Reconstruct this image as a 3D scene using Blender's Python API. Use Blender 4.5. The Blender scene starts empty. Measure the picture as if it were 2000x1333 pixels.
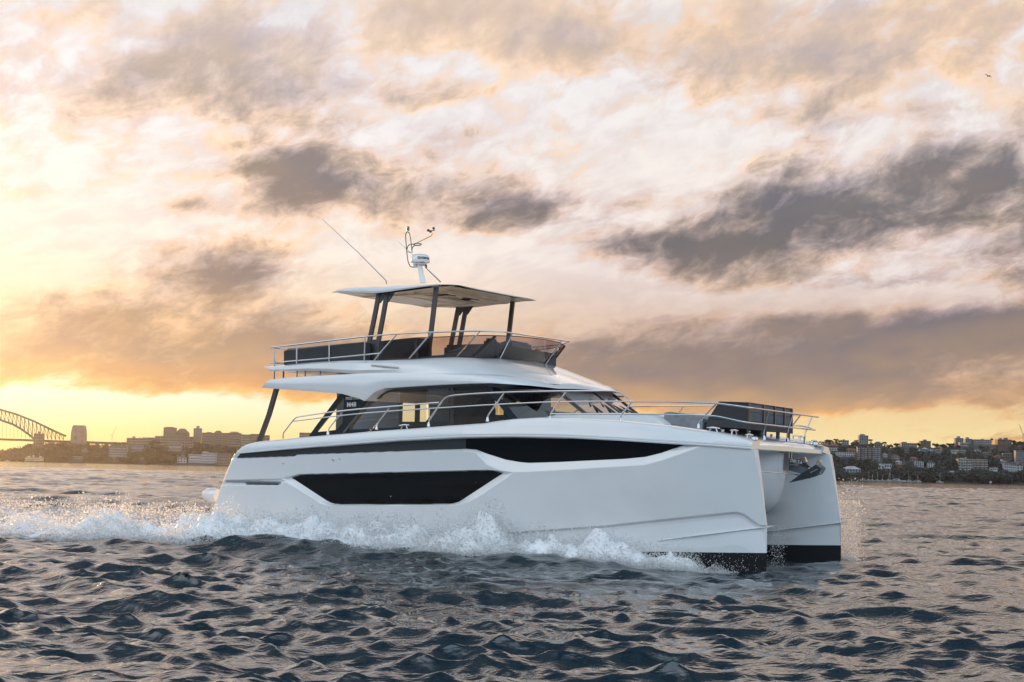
import bpy, bmesh, math, random
import numpy as np
from mathutils import Vector, Matrix
sc = bpy.context.scene
COL = sc.collection

# ------------------------------------------------------------------ camera
FPX, CAM_H, PITCH, ROLL = 2850.0, 1.717, math.radians(5.121), math.radians(1.289)
cam_d = bpy.data.cameras.new('camera')
cam = bpy.data.objects.new('camera', cam_d)
COL.objects.link(cam)
cam_d.sensor_width = 36.0
cam_d.lens = FPX / 2000.0 * 36.0
cam_d.clip_start = 0.1
cam_d.clip_end = 60000
cam.matrix_world = Matrix.Translation((0, 0, CAM_H)) @ Matrix.Rotation(math.radians(90) + PITCH, 4, 'X') @ Matrix.Rotation(ROLL, 4, 'Z')
sc.camera = cam

# photo pixel (2000 x 1333) -> world direction, used to read angles and sizes off the photograph
def pix_dir(px, py):
    u, v = px - 1000.0, py - 666.5
    c, s = math.cos(ROLL), math.sin(ROLL)
    u, v = u * c + v * s, -u * s + v * c
    d = Vector((u / FPX, 1.0, -v / FPX))
    cp, sp = math.cos(PITCH), math.sin(PITCH)
    return Vector((d.x, d.y * cp - d.z * sp, d.y * sp + d.z * cp))
def pix_azel(px, py):
    d = pix_dir(px, py).normalized()
    return math.degrees(math.atan2(d.x, d.y)), math.degrees(math.asin(d.z))
def pix_at(px, py, dist):
    """world point seen at a pixel, at ground distance dist (metres along +Y)"""
    d = pix_dir(px, py)
    return Vector((0, 0, CAM_H)) + d * (dist / d.y)

# ------------------------------------------------------------------ view
sc.view_settings.view_transform = 'Standard'
sc.view_settings.look = 'None'
sc.view_settings.exposure = 0.0
sc.view_settings.gamma = 1.0
sc.view_settings.use_curve_mapping = False
sc.render.engine = 'CYCLES'
sc.cycles.use_denoising = True
sc.cycles.max_bounces = 8
sc.cycles.transparent_max_bounces = 16
sc.cycles.volume_bounces = 0
sc.cycles.caustics_reflective = True
sc.cycles.caustics_refractive = False
sc.cycles.sample_clamp_indirect = 6.0

# ------------------------------------------------------------------ sun
SUN_AZ, SUN_EL = math.radians(-29.0), math.radians(9.0)       # azimuth from +Y towards +X
sun_dir = Vector((math.sin(SUN_AZ) * math.cos(SUN_EL), math.cos(SUN_AZ) * math.cos(SUN_EL), math.sin(SUN_EL)))
sun_l = bpy.data.lights.new('sun', 'SUN')
sun_l.energy = 5.0
sun_l.angle = math.radians(5.0)
sun_l.color = (1.0, 0.57, 0.25)
sun = bpy.data.objects.new('sun', sun_l)
COL.objects.link(sun)
sun.rotation_euler = (-sun_dir).to_track_quat('-Z', 'Y').to_euler()

# ------------------------------------------------------------------ world
world = bpy.data.worlds.new('World')
sc.world = world
world.use_nodes = True
wt = world.node_tree
wt.nodes.clear()

class NB:
    """tiny node builder: every call adds one node and returns its output socket"""
    def __init__(s, tree): s.t = tree
    def put(s, node, i, v):
        if isinstance(v, bpy.types.NodeSocket): s.t.links.new(v, node.inputs[i])
        elif v is not None: node.inputs[i].default_value = v
    def m(s, op, a, b=None, c=None, clamp=False):
        n = s.t.nodes.new('ShaderNodeMath'); n.operation = op; n.use_clamp = clamp
        for i, v in enumerate((a, b, c)): s.put(n, i, v)
        return n.outputs[0]
    def v(s, op, a, b=None, c=None, out=0):
        n = s.t.nodes.new('ShaderNodeVectorMath'); n.operation = op
        for i, v in enumerate((a, b, c)): s.put(n, i, v)
        return n.outputs[out]
    def comb(s, x, y, z=0.0):
        n = s.t.nodes.new('ShaderNodeCombineXYZ')
        for i, v in enumerate((x, y, z)): s.put(n, i, v)
        return n.outputs[0]
    def sep(s, v):
        n = s.t.nodes.new('ShaderNodeSeparateXYZ'); s.put(n, 0, v); return n.outputs
    def rng(s, v, a, b, c=0.0, d=1.0, kind='SMOOTHSTEP'):
        n = s.t.nodes.new('ShaderNodeMapRange'); n.interpolation_type = kind
        for i, x in enumerate((v, a, b, c, d)): s.put(n, i, x)
        return n.outputs[0]
    def ramp(s, f, stops, interp='LINEAR'):
        n = s.t.nodes.new('ShaderNodeValToRGB'); n.color_ramp.interpolation = interp
        el = n.color_ramp.elements
        while len(el) < len(stops): el.new(0.5)
        for e, (p, c) in zip(el, stops):
            e.position = p; e.color = tuple(c) + (1.0,) if len(c) == 3 else c
        s.put(n, 0, f); return n.outputs[0]
    def mix(s, f, a, b, mode='MIX', clamp=True):
        n = s.t.nodes.new('ShaderNodeMix'); n.data_type = 'RGBA'; n.blend_type = mode; n.clamp_factor = clamp
        s.put(n, 0, f)
        for i, v in ((6, a), (7, b)):
            if isinstance(v, (tuple, list)) and len(v) == 3: v = tuple(v) + (1.0,)
            s.put(n, i, v)
        return n.outputs[2]
    def noise(s, vec, scale, detail=4.0, rough=0.55, dist=0.0, dims='3D', out=0, lac=2.0):
        n = s.t.nodes.new('ShaderNodeTexNoise'); n.noise_dimensions = dims
        s.put(n, 'Vector', vec); s.put(n, 'Scale', scale); s.put(n, 'Detail', detail)
        s.put(n, 'Roughness', rough); s.put(n, 'Distortion', dist); s.put(n, 'Lacunarity', lac)
        return n.outputs[out]

def lin(r, g, b, k=1.0):
    f = lambda v: (v / 255 / 12.92 if v / 255 <= 0.04045 else ((v / 255 + 0.055) / 1.055) ** 2.4) * k
    return (f(r), f(g), f(b))
# ------------------------------------------------------------------ sky: clear Nishita sky under broken sunset cloud
N = NB(wt)
tc = wt.nodes.new('ShaderNodeTexCoord').outputs['Generated']
d3 = N.v('NORMALIZE', tc)
dx, dy, dz = N.sep(d3)
az = N.m('MULTIPLY', N.m('ARCTAN2', dx, dy), 180 / math.pi)
el = N.m('MULTIPLY', N.m('ARCSINE', dz), 180 / math.pi)
el0 = N.m('MAXIMUM', el, 0.0)
# compress cloud height towards the horizon, shear the streets of cloud so that they climb to the right
lel = N.m('MULTIPLY', N.m('LOGARITHM', N.m('MULTIPLY_ADD', el0, 1 / 18.0, 1.0), math.e), 18.0)
cv = N.comb(N.m('MULTIPLY', az, 0.54), N.m('MULTIPLY_ADD', az, -0.21, N.m('MULTIPLY', lel, 1.50)), 0.0)
warp = N.v('SUBTRACT', N.noise(cv, 0.22, 4.0, 0.6, 0.0, '2D', out=1), (0.5, 0.5, 0.5))
ae = N.comb(az, el0, 0.0)
aew = N.v('MULTIPLY_ADD', warp, (3.4, 1.7, 0.0), ae)
def field(vec, seed, detail):
    return N.noise(N.v('ADD', vec, (seed, seed * 0.7, 0)), 0.26, detail, 0.56, 0.15, '2D')
cvw = N.v('MULTIPLY_ADD', warp, (1.0, 1.0, 0.0), cv)
n1 = field(cvw, 3.7, 8.0)
n1s = field(cvw, 3.7, 2.6)
n2 = field(N.v('ADD', cvw, (-0.26, -0.42, 0.0)), 3.7, 2.6)           # the same cloud a little nearer the sun
n2v = N.noise(N.v('MULTIPLY', cvw, (0.9, 1.6, 1)), 0.42, 6.0, 0.62, 0.3, '2D')
fine = N.noise(cvw, 1.25, 5.0, 0.62, 0.2, '2D')
# big cloud banks (photo px centre, half-size px, weight)
blobs = [
 (640,355,150,50,.48),(345,408,100,24,.58),(420,520,270,40,.52),(760,420,60,40,.2),(960,372,190,32,.38),(1110,400,170,28,.32),
 (970,430,150,24,.36),(1700,420,340,70,.52),(1330,490,240,45,.42),(1920,320,200,46,.45),(1250,490,180,36,.35),(1950,440,210,80,.35),(1580,550,330,36,.34),
 (110,600,160,36,.46),(120,690,420,60,.46),(560,690,420,50,.40),(330,745,420,30,.32),(430,615,180,26,.30),(1250,690,520,40,.40),(1800,680,420,60,.52),(1550,640,420,22,.25),(1300,735,520,30,.30),(700,750,600,26,.20),(1500,770,420,36,.45),(1900,765,260,36,.40),
 (850,185,120,30,.42),(1180,95,220,46,.36),(300,110,420,90,.22),(1650,90,300,60,.16),(1750,225,250,24,.26),(520,60,200,40,.1),(900,265,90,24,.40),(700,255,110,24,.2),
 # gaps
 (1330,250,300,90,-.30),(1000,530,260,70,-.62),(130,330,260,110,-.30),(90,500,260,80,-.50),(1700,592,380,24,-.42),(1120,640,200,30,-.1),
 (520,235,260,60,-.22),(250,818,640,28,-1.0),(300,870,700,30,-.9),(1250,850,400,24,-.5),(1750,865,400,16,-.5),(1720,818,230,24,-.50),(940,120,120,60,-.16),(1450,270,400,50,-.16),(330,610,180,26,-.22),
 (690,560,180,40,-.34),(1480,430,90,30,-.2),(500,450,200,24,-.24),
]
dens = N.m('MULTIPLY_ADD', N.m('SUBTRACT', n1, 0.5), 2.3, 0.53)
dens = N.m('MULTIPLY_ADD', N.m('SUBTRACT', fine, 0.5), 0.95, dens)
for (px, py, rx, ry, amp) in blobs:
    a, e = pix_azel(px, py)
    kx, ky = 49.7 / (rx * 1.15), 49.7 / (ry * 1.25)
    q = N.v('MULTIPLY_ADD', aew, (kx, ky, 0), (-a * kx, -e * ky, 0))
    r = N.v('LENGTH', q, out=1)
    dens = N.m('ADD', dens, N.rng(r, 0.0, 1.35, amp, 0.0))
cover = N.rng(dens, 0.20, 1.22, 0.0, 1.0, 'SMOOTHSTEP')
# edge light: cloud thinner towards the sun glows
relief = N.m('MULTIPLY', N.m('MULTIPLY_ADD', N.m('SUBTRACT', fine, 0.5), 0.10, N.m('SUBTRACT', n1s, n2)), 3.4)
lit = N.m('ADD', relief, 0.0)
e01 = N.m('MULTIPLY', el0, 1 / 20.0, clamp=True)
right = N.rng(az, -9.0, 7.0)
L = lin
hi_l = N.ramp(e01, [(0.0, L(246,208,130)), (0.06, L(250,224,156)), (.13, L(255,246,214)), (.19, L(255,226,176)), (.30, L(255,224,188)), (.42, L(255,240,224)), (.55, L(255,243,232)), (.72, L(252,245,242)), (1.0, L(236,230,226))])
hi_r = N.ramp(e01, [(0.0, L(255,218,140)), (0.06, L(255,230,166)), (.14, L(250,214,158)), (.22, L(222,186,156)), (.30, L(226,196,176)), (.40, L(250,234,224)), (.55, L(255,240,228)), (.78, L(250,242,236)), (1.0, L(238,228,216))])
lo_l = N.ramp(e01, [(0.0, L(214,142,66)), (.10, L(226,160,88)), (.20, L(180,154,136)), (.32, L(156,140,134)), (.45, L(140,130,130)), (.62, L(142,138,141)), (.80, L(198,190,188)), (1.0, L(218,206,198))])
lo_r = N.ramp(e01, [(0.0, L(206,150,90)), (.10, L(212,176,136)), (.20, L(156,142,136)), (.32, L(140,132,134)), (.45, L(112,113,122)), (.62, L(130,130,138)), (.80, L(198,190,188)), (1.0, L(216,204,196))])
hi = N.v('MULTIPLY', N.mix(right, hi_l, hi_r), (1.07, 1.11, 1.17))
veil = N.rng(N.m('MULTIPLY_ADD', fine, .5, N.m('MULTIPLY', n2v, .7)), .42, .78)
hi = N.mix(N.m('MULTIPLY', veil, N.rng(el0, 1.0, 5.0)), hi, N.v('MULTIPLY', hi, (.87, .85, .87)))
lo = N.mix(right, lo_l, lo_r)
md_l = N.ramp(e01, [(0.0, L(255,208,120)), (.10, L(250,196,112)), (.20, L(242,206,162)), (.32, L(238,212,188)), (.45, L(244,220,202)), (.62, L(244,224,210)), (.80, L(240,226,216)), (1.0, L(230,218,210))])
md_r = N.ramp(e01, [(0.0, L(250,190,100)), (.10, L(236,184,118)), (.20, L(212,184,162)), (.32, L(210,188,176)), (.45, L(222,206,200)), (.62, L(238,224,216)), (.80, L(244,222,200)), (1.0, L(240,222,204))])
mid = N.mix(right, md_l, md_r)
cloud = N.mix(N.rng(cover, 0.0, 0.46, kind='LINEAR'), hi, mid)
cloud = N.mix(N.rng(cover, 0.40, 1.0, kind='LINEAR'), cloud, lo)
# relief: faces of the cloud turned to the sun are warmer and lighter, the others bluer
lf = N.rng(lit, -0.5, 0.5, kind='LINEAR')
litc = N.mix(lf, L(206, 208, 222), L(255, 240, 218))
cloud = N.mix(N.m('MULTIPLY', N.rng(cover, 0.0, .35), .9), cloud, N.mix(1.0, cloud, N.v('MULTIPLY', litc, (1.30, 1.27, 1.27)), 'MULTIPLY'))
cloud = N.v('SCALE', cloud, None); cloud.node.inputs['Scale'].default_value = 1.0
# glow round the hidden sun
sdot = N.v('DOT_PRODUCT', d3, tuple(sun_dir), out=1)
halo = N.m('POWER', N.m('MAXIMUM', sdot, 0.0), 260.0)
cloud = N.mix(N.m('MULTIPLY', halo, 1.5), cloud, L(255, 200, 112), 'ADD', clamp=False)
# the half of the sky behind the camera and overhead: pale blue and lilac, brighter
soft = N.noise(N.v('MULTIPLY', d3, (1, 1, 2.2)), 2.3, 4.0, 0.55)
back_c = N.mix(N.rng(soft, .38, .66), L(158, 188, 212, 2.3), L(236, 238, 240, 1.85))
back_c = N.mix(N.rng(el, 15.0, 1.0, 0.0, 0.92), back_c, L(128, 150, 178, 0.6))
top_f = N.rng(el, 18.5, 44.0)
back_f = N.rng(dy, 0.45, -0.25)
bf = N.m('MAXIMUM', top_f, back_f)
cloud = N.mix(1.0, cloud, N.comb(N.rng(el, 17.5, 21.0, 1.0, 1.7), N.rng(el, 17.5, 21.0, 1.0, 1.68), N.rng(el, 17.5, 21.0, 1.0, 1.66)), 'MULTIPLY')
over_c = N.mix(N.rng(soft, .36, .66), L(50, 70, 92), L(112, 122, 136))
cloud = N.mix(top_f, cloud, over_c)
cloud = N.mix(back_f, cloud, N.mix(N.rng(el, 52.0, 80.0), back_c, over_c))
# clear sky (Sky Texture) seen through thin cover
skyt = wt.nodes.new('ShaderNodeTexSky')
skyt.sky_type = 'NISHITA'; skyt.sun_disc = False
skyt.sun_elevation = SUN_EL; skyt.sun_rotation = SUN_AZ
skyt.dust_density = 2.0
clear = N.v('SCALE', skyt.outputs[0], None); clear.node.inputs['Scale'].default_value = 0.025
fin = N.mix(0.12, cloud, clear, clamp=True)
bg = wt.nodes.new('ShaderNodeBackground')
bg.inputs['Strength'].default_value = 1.0
wt.links.new(fin, bg.inputs['Color'])
wo = wt.nodes.new('ShaderNodeOutputWorld')
wt.links.new(bg.outputs[0], wo.inputs['Surface'])
# ------------------------------------------------------------------ materials
MATS = {}
def mat(name, base=(.8, .8, .8), rough=.5, metal=0.0, coat=0.0, ior=1.9, spec=0.5, trans=0.0):
    if name in MATS: return MATS[name]
    m = bpy.data.materials.new(name); m.use_nodes = True
    p = m.node_tree.nodes['Principled BSDF']
    p.inputs['Base Color'].default_value = tuple(base) + (1,)
    p.inputs['Roughness'].default_value = rough
    p.inputs['Metallic'].default_value = metal
    p.inputs['Coat Weight'].default_value = coat
    p.inputs['IOR'].default_value = ior
    p.inputs['Specular IOR Level'].default_value = spec
    MATS[name] = m
    return m
def nodes(m):
    return m.node_tree.nodes['Principled BSDF'], NB(m.node_tree)
def objco(m):
    return m.node_tree.nodes.new('ShaderNodeTexCoord').outputs['Object']
def bump(m, height, strength, dist):
    b = m.node_tree.nodes.new('ShaderNodeBump')
    b.inputs['Strength'].default_value = strength; b.inputs['Distance'].default_value = dist
    m.node_tree.links.new(height, b.inputs['Height'])
    return b.outputs[0]

# ------------------------------------------------------------------ objects
def tag(o, label=None, cat=None, group=None, kind=None):
    if label: o['label'] = label
    if cat: o['category'] = cat
    if group: o['group'] = group
    if kind: o['kind'] = kind
    return o
def link_mesh(name, me, m=None, parent=None):
    if m is not None: me.materials.append(m)
    o = bpy.data.objects.new(name, me); COL.objects.link(o)
    if parent is not None: o.parent = parent
    return o
def np_mesh(name, co, quads, smooth=True):
    """fast mesh from numpy verts (n,3) and faces (m,k)"""
    co = np.asarray(co, np.float32); f = np.asarray(quads, np.int32)
    me = bpy.data.meshes.new(name)
    me.vertices.add(len(co)); me.vertices.foreach_set('co', co.ravel())
    k = f.shape[1]
    me.loops.add(f.size); me.loops.foreach_set('vertex_index', f.ravel())
    me.polygons.add(len(f))
    me.polygons.foreach_set('loop_start', np.arange(len(f), dtype=np.int32) * k)
    me.polygons.foreach_set('use_smooth', np.full(len(f), smooth))
    me.update(calc_edges=True)
    return me

# ------------------------------------------------------------------ where the boat floats (boat frame: x forward from the stern, y to port, z up)
B_TH = math.radians(30.3)
B_O = np.array([-5.277, 34.882, 0.0])
B_F = np.array([math.cos(B_TH), -math.sin(B_TH), 0.0])
B_P = np.array([math.sin(B_TH), math.cos(B_TH), 0.0])
def to_boat(x, y):
    rx, ry = x - B_O[0], y - B_O[1]
    return rx * B_F[0] + ry * B_F[1], rx * B_P[0] + ry * B_P[1]

# ------------------------------------------------------------------ the sea
rs = np.random.RandomState(11)
def vnoise(x, y, seed):
    """smooth value noise on a lattice, 0..1"""
    r = np.random.RandomState(seed); T = r.rand(256, 256).astype(np.float32)
    xi = np.floor(x).astype(np.int64); yi = np.floor(y).astype(np.int64)
    fx = (x - xi); fy = (y - yi)
    fx = fx * fx * (3 - 2 * fx); fy = fy * fy * (3 - 2 * fy)
    g = lambda a, b: T[a & 255, b & 255]
    return ((g(xi, yi) * (1 - fx) + g(xi + 1, yi) * fx) * (1 - fy) + (g(xi, yi + 1) * (1 - fx) + g(xi + 1, yi + 1) * fx) * fy)
def fbm(x, y, seed, octv=4, gain=.5):
    a = 0; s = 0; w = 1.0
    for i in range(octv):
        a = a + w * vnoise(x * 2 ** i + 17.3 * i, y * 2 ** i - 9.1 * i, seed + i); s += w; w *= gain
    return a / s

WAVES = []
for i in range(190):
    lam = 0.16 * (8.0 / 0.16) ** ((i + rs.rand()) / 190.0)
    ang = math.radians(250 + rs.randn() * (22 if lam > .8 else 34))
    k = 2 * math.pi / lam
    slope = 0.030 * (1.75 if lam < 0.7 else 1.3 * (0.7 / lam) ** 0.62)
    WAVES.append((k * math.cos(ang), k * math.sin(ang), slope / k * (0.6 + 0.8 * rs.rand()), rs.rand() * 6.283, lam))
def sea(x, y, dr):
    """wave displacement at rest points x, y; dr = local mesh spacing"""
    X = np.zeros_like(x); Y = np.zeros_like(x); Z = np.zeros_like(x)
    gust = (0.62 + 0.76 * fbm(x / 7.0 + 31, y / 7.0 + 5, 71, 3)).astype(np.float32)
    gust2 = (0.45 + 1.1 * fbm(x / 3.1 + 3, y / 3.1 + 55, 91, 3)).astype(np.float32)
    for kx, ky, a, ph, lam in WAVES:
        w = np.clip((lam / dr - 2.2) / 2.0, 0, 1) * a
        w = w * (gust * (1 + 1.5 * np.clip((dr - .15) / .5, 0, 1)) if lam > 1.0 else gust2)
        if w.max() <= 0: continue
        p = kx * x + ky * y + ph
        s, c = np.sin(p), np.cos(p); kk = math.hypot(kx, ky)
        Z += w * s; X += w * c * (kx / kk) * 1.0; Y += w * c * (ky / kk) * 1.0
    return X, Y, Z
def hull_calm(bx, by):
    """1 away from the hulls, 0 right under them"""
    inside = np.clip(1.0 - np.maximum(np.abs(by) - 3.0, 0) / 0.8, 0, 1) * np.clip((bx + 0.3) / 0.5, 0, 1) * np.clip((12.9 - bx) / 0.4, 0, 1)
    return 1 - inside
def wash(bx, by):
    """swell thrown up by the boat: a ridge running back from the bow beside the hull, and the churned wake astern"""
    d = -by - 3.0                                     # metres outboard of the starboard side
    ridge_d = 0.30 + np.clip(12.2 - bx, 0, 60) * 0.15
    amp = 0.22 * np.clip((12.6 - bx) / 3.0, 0, 1) * np.exp(-np.clip(-bx - 2, 0, 60) / 16.0)
    r1 = amp * np.exp(-((d - ridge_d) / (0.55 + 0.04 * np.clip(12 - bx, 0, 40))) ** 2)
    d2 = by - 3.0
    r2 = amp * np.exp(-((d2 - ridge_d) / (0.6 + 0.04 * np.clip(12 - bx, 0, 40))) ** 2)
    n = fbm(bx * 0.7 + 3, by * 0.7 + 8, 5, 4)
    astern = np.clip((-bx - 0.2) / 1.5, 0, 1) * np.exp(-np.clip(-bx, 0, 80) / 26.0) * np.exp(-(by / 3.4) ** 4)
    return r1 + r2 + astern * (n - 0.38) * 1.25
def foam_mask(bx, by):
    d = -by - np.interp(np.clip((bx - 8.4) / 4.4, 0, 1), np.linspace(0, 1, 20), 2.98 - .8 * np.linspace(0, 1, 20) ** 2.1)
    n = fbm(bx * 0.9, by * 0.9, 21, 5, .6); n2 = fbm(bx * 3.1, by * 3.1, 33, 4, .6)
    tex = 0.6 * n + 0.4 * n2
    wid = 0.40 + np.clip(12.3 - bx, 0, 30) * .185
    fade = np.clip((12.3 - bx) / 2.0, 0, 1) * np.exp(-np.clip(-bx - 4, 0, 60) / 6.0)
    side = np.clip((wid * 1.08 - d) / (wid * .35), 0, 1) * np.clip((d + .5) / .3, 0, 1) * fade
    d2 = by - 3.0
    side2 = np.clip((wid * 1.0 - d2) / (wid * .5), 0, 1) * np.clip((d2 + .5) / .3, 0, 1) * fade
    ast = np.clip((-bx + 0.4) / 0.8, 0, 1) * np.exp(-np.clip(-bx, 0, 90) / 30.0) * np.exp(-(by / 4.2) ** 4)
    m = np.maximum(np.maximum(side, side2), ast)
    return np.clip((m * 1.12 - tex) * 3.0, 0, 1) * np.clip(m * 4, 0, 1)

half = math.radians(24.0)
fine_a = np.arange(-half, half, 0.00078)
coarse = [half]
st = 0.0016
while coarse[-1] < math.pi - 0.08:
    coarse.append(coarse[-1] + st); st = min(st * 1.12, 0.07)
coarse = np.array(coarse)
ang = np.concatenate([-coarse[::-1], fine_a[1:], coarse]).astype(np.float32)
rad = [2.0]
while rad[-1] < 5200: rad.append(rad[-1] * (1.0 + (0.0048 if 9.5 < rad[-1] < 400 else 0.014)) + 0.004)
rad = np.array(rad, np.float32)
A, Rr = np.meshgrid(ang, rad)
gx = (Rr * np.sin(A)).astype(np.float32); gy = (Rr * np.cos(A)).astype(np.float32)
da = np.gradient(ang)[None, :].astype(np.float32)
dr = np.maximum(np.gradient(rad)[:, None] * 0.75, np.abs(da) * Rr).astype(np.float32)
sx, sy, sz = sea(gx, gy, dr)
bx, by = to_boat(gx, gy)
calm = hull_calm(bx, by).astype(np.float32)
near_b = (np.abs(by) < 25) & (bx > -70) & (bx < 20)
wz = np.zeros_like(gx); fm = np.zeros_like(gx)
wz[near_b] = wash(bx[near_b], by[near_b]); fm[near_b] = foam_mask(bx[near_b], by[near_b])
calm_s = 0.35 + 0.65 * calm
co = np.stack([gx + sx * calm_s, gy + sy * calm_s, sz * calm_s + wz * calm], -1).reshape(-1, 3)
nr, nc = gx.shape
ii = (np.arange(nr - 1)[:, None] * nc + np.arange(nc - 1)[None, :]).ravel()
faces = np.stack([ii, ii + 1, ii + nc + 1, ii + nc], -1)[:, ::-1]
# close the ring behind the camera
cl = np.arange(nr - 1) * nc
faces = np.concatenate([faces, np.stack([cl + nc - 1, cl, cl + nc, cl + 2 * nc - 1], -1)[:, ::-1]])
me = np_mesh('water', co, faces)
at = me.attributes.new('foam', 'FLOAT', 'POINT'); at.data.foreach_set('value', fm.ravel().astype(np.float32))
wm = mat('sea_water', (0.006, 0.020, 0.028), 0.04, ior=1.9, spec=0.5)
p, n = nodes(wm)
oc = objco(wm)
oc2 = n.v('MULTIPLY', n.v('MULTIPLY_ADD', n.noise(oc, .7, 2.0, .5, out=1), (.5, .5, .5), oc), (0.34, 1.0, 1.0))
h1 = n.noise(oc2, 5.0, 3.0, .55); h2 = n.noise(oc2, 21.0, 2.0, .55)
h3 = n.noise(n.v('MULTIPLY', oc2, (1.3, 1.0, 1.0)), 12.0, 3.0, .55)
hh = n.m('MULTIPLY_ADD', h3, 0.5, n.m('MULTIPLY_ADD', h2, 0.25, h1))
wm.node_tree.links.new(bump(wm, hh, 0.65, 0.035), p.inputs['Normal'])
fa = wm.node_tree.nodes.new('ShaderNodeAttribute'); fa.attribute_name = 'foam'
ff = n.noise(oc, 9.0, 5.0, .7)
fmix = n.rng(n.m('ADD', fa.outputs['Fac'], n.m('MULTIPLY', n.m('SUBTRACT', ff, .5), 1.1)), .30, .72)
fmix = n.m('MULTIPLY', fmix, n.rng(fa.outputs['Fac'], 0.0, 0.12))
wm.node_tree.links.new(n.mix(fmix, (0.006, 0.020, 0.028), (.80, .83, .86)), p.inputs['Base Color'])
wm.node_tree.links.new(n.m('MULTIPLY_ADD', fmix, .75, .05), p.inputs['Roughness'])
water = link_mesh('water', me, wm)
tag(water, kind='structure')
# ------------------------------------------------------------------ mesh helpers
def finish(name, bm, m, parent=None, sharp=35.0, shear=False):
    if shear: tilt(bm)
    bmesh.ops.recalc_face_normals(bm, faces=bm.faces)
    me = bpy.data.meshes.new(name); bm.to_mesh(me); bm.free()
    for p_ in me.polygons: p_.use_smooth = True
    me.set_sharp_from_angle(angle=math.radians(sharp))
    return link_mesh(name, me, m, parent)
def tilt(bm):
    for v in bm.verts: v.co.z += HEEL * (v.co.y + 2.2)
HEEL = 0.020
def tube(bm, pts, r, seg=8, cap=True, closed=False):
    pts = [Vector(p) for p in pts]; rings = []; n_ = len(pts)
    up = None
    for i, p in enumerate(pts):
        a = pts[i - 1] if (i > 0 or closed) else p
        b = pts[(i + 1) % n_] if (i < n_ - 1 or closed) else p
        t = (b - a).normalized()
        if up is None: up = t.orthogonal().normalized()
        up = (up - t * up.dot(t)).normalized(); s = t.cross(up)
        rr = r[i] if isinstance(r, (list, tuple)) else r
        rings.append([bm.verts.new(p + (up * math.cos(2 * math.pi * k / seg) + s * math.sin(2 * math.pi * k / seg)) * rr) for k in range(seg)])
    for i in range(n_ - 1 if not closed else n_):
        A_, B_ = rings[i], rings[(i + 1) % n_]
        for k in range(seg): bm.faces.new((A_[k], A_[(k + 1) % seg], B_[(k + 1) % seg], B_[k]))
    if cap and not closed:
        bm.faces.new(rings[0][::-1]); bm.faces.new(rings[-1])
def curve(pts, n=6):
    """Catmull-Rom through points"""
    P = [Vector(p) for p in pts]; out = []
    for i in range(len(P) - 1):
        p0, p1, p2, p3 = P[max(i - 1, 0)], P[i], P[i + 1], P[min(i + 2, len(P) - 1)]
        for k in range(n):
            t = k / n
            out.append(0.5 * ((2 * p1) + (p2 - p0) * t + (2 * p0 - 5 * p1 + 4 * p2 - p3) * t * t + (3 * p1 - p0 - 3 * p2 + p3) * t ** 3))
    out.append(P[-1]); return out
def fillet(pts, rad, n=5):
    P = [Vector(p) for p in pts]; out = [P[0]]
    for i in range(1, len(P) - 1):
        a, b = P[i - 1] - P[i], P[i + 1] - P[i]
        r = min(rad, a.length * .45, b.length * .45)
        s, e = P[i] + a.normalized() * r, P[i] + b.normalized() * r
        for k in range(n + 1):
            t = k / n; out.append(s * (1 - t) ** 2 + P[i] * 2 * t * (1 - t) + e * t * t)
    out.append(P[-1]); return out
def box(bm, c, s, rot=None, bev=0.0):
    M = Matrix.Translation(Vector(c)) @ (rot.to_4x4() if rot is not None else Matrix.Identity(4)) @ Matrix.Diagonal((s[0], s[1], s[2], 1))
    r = bmesh.ops.create_cube(bm, size=1.0, matrix=M)
    if bev > 0:
        es = list({e for v in r['verts'] for e in v.link_edges})
        bmesh.ops.bevel(bm, geom=es, offset=bev, segments=2, affect='EDGES', clamp_overlap=True)
def rings_loft(bm, rings, close=False, cap0=False, cap1=False):
    V = [[bm.verts.new(Vector(p)) for p in r] for r in rings]
    for i in range(len(V) - 1):
        n_ = len(V[i])
        for k in range(n_ if close else n_ - 1):
            q = (V[i][k], V[i][(k + 1) % n_], V[i + 1][(k + 1) % n_], V[i + 1][k])
            q = tuple(dict.fromkeys(q))
            if len(q) > 2:
                try: bm.faces.new(q)
                except ValueError: pass
    if cap0: bm.faces.new(V[0][::-1])
    if cap1: bm.faces.new(V[-1])
    return V
def slab(bm, outline, thick_vec):
    """closed prism: outline of 3-D points pushed by a vector"""
    t = Vector(thick_vec)
    A_ = [bm.verts.new(Vector(p)) for p in outline]; B_ = [bm.verts.new(Vector(p) + t) for p in outline]
    bm.faces.new(A_); bm.faces.new(B_[::-1]); n_ = len(A_)
    for k in range(n_): bm.faces.new((A_[k], B_[k], B_[(k + 1) % n_], A_[(k + 1) % n_]))
def lathe(bm, prof, c, axis='Z', seg=24):
    """prof: list of (radius, height)"""
    c = Vector(c); rings = []
    for r, h in prof:
        ring = []
        for k in range(seg):
            a = 2 * math.pi * k / seg
            q = (r * math.cos(a), r * math.sin(a), h)
            if axis == 'X': q = (q[2], q[0], q[1])
            if axis == 'Y': q = (q[0], q[2], q[1])
            ring.append(c + Vector(q))
        rings.append(ring)
    rings_loft(bm, rings, close=True, cap0=True, cap1=True)
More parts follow.
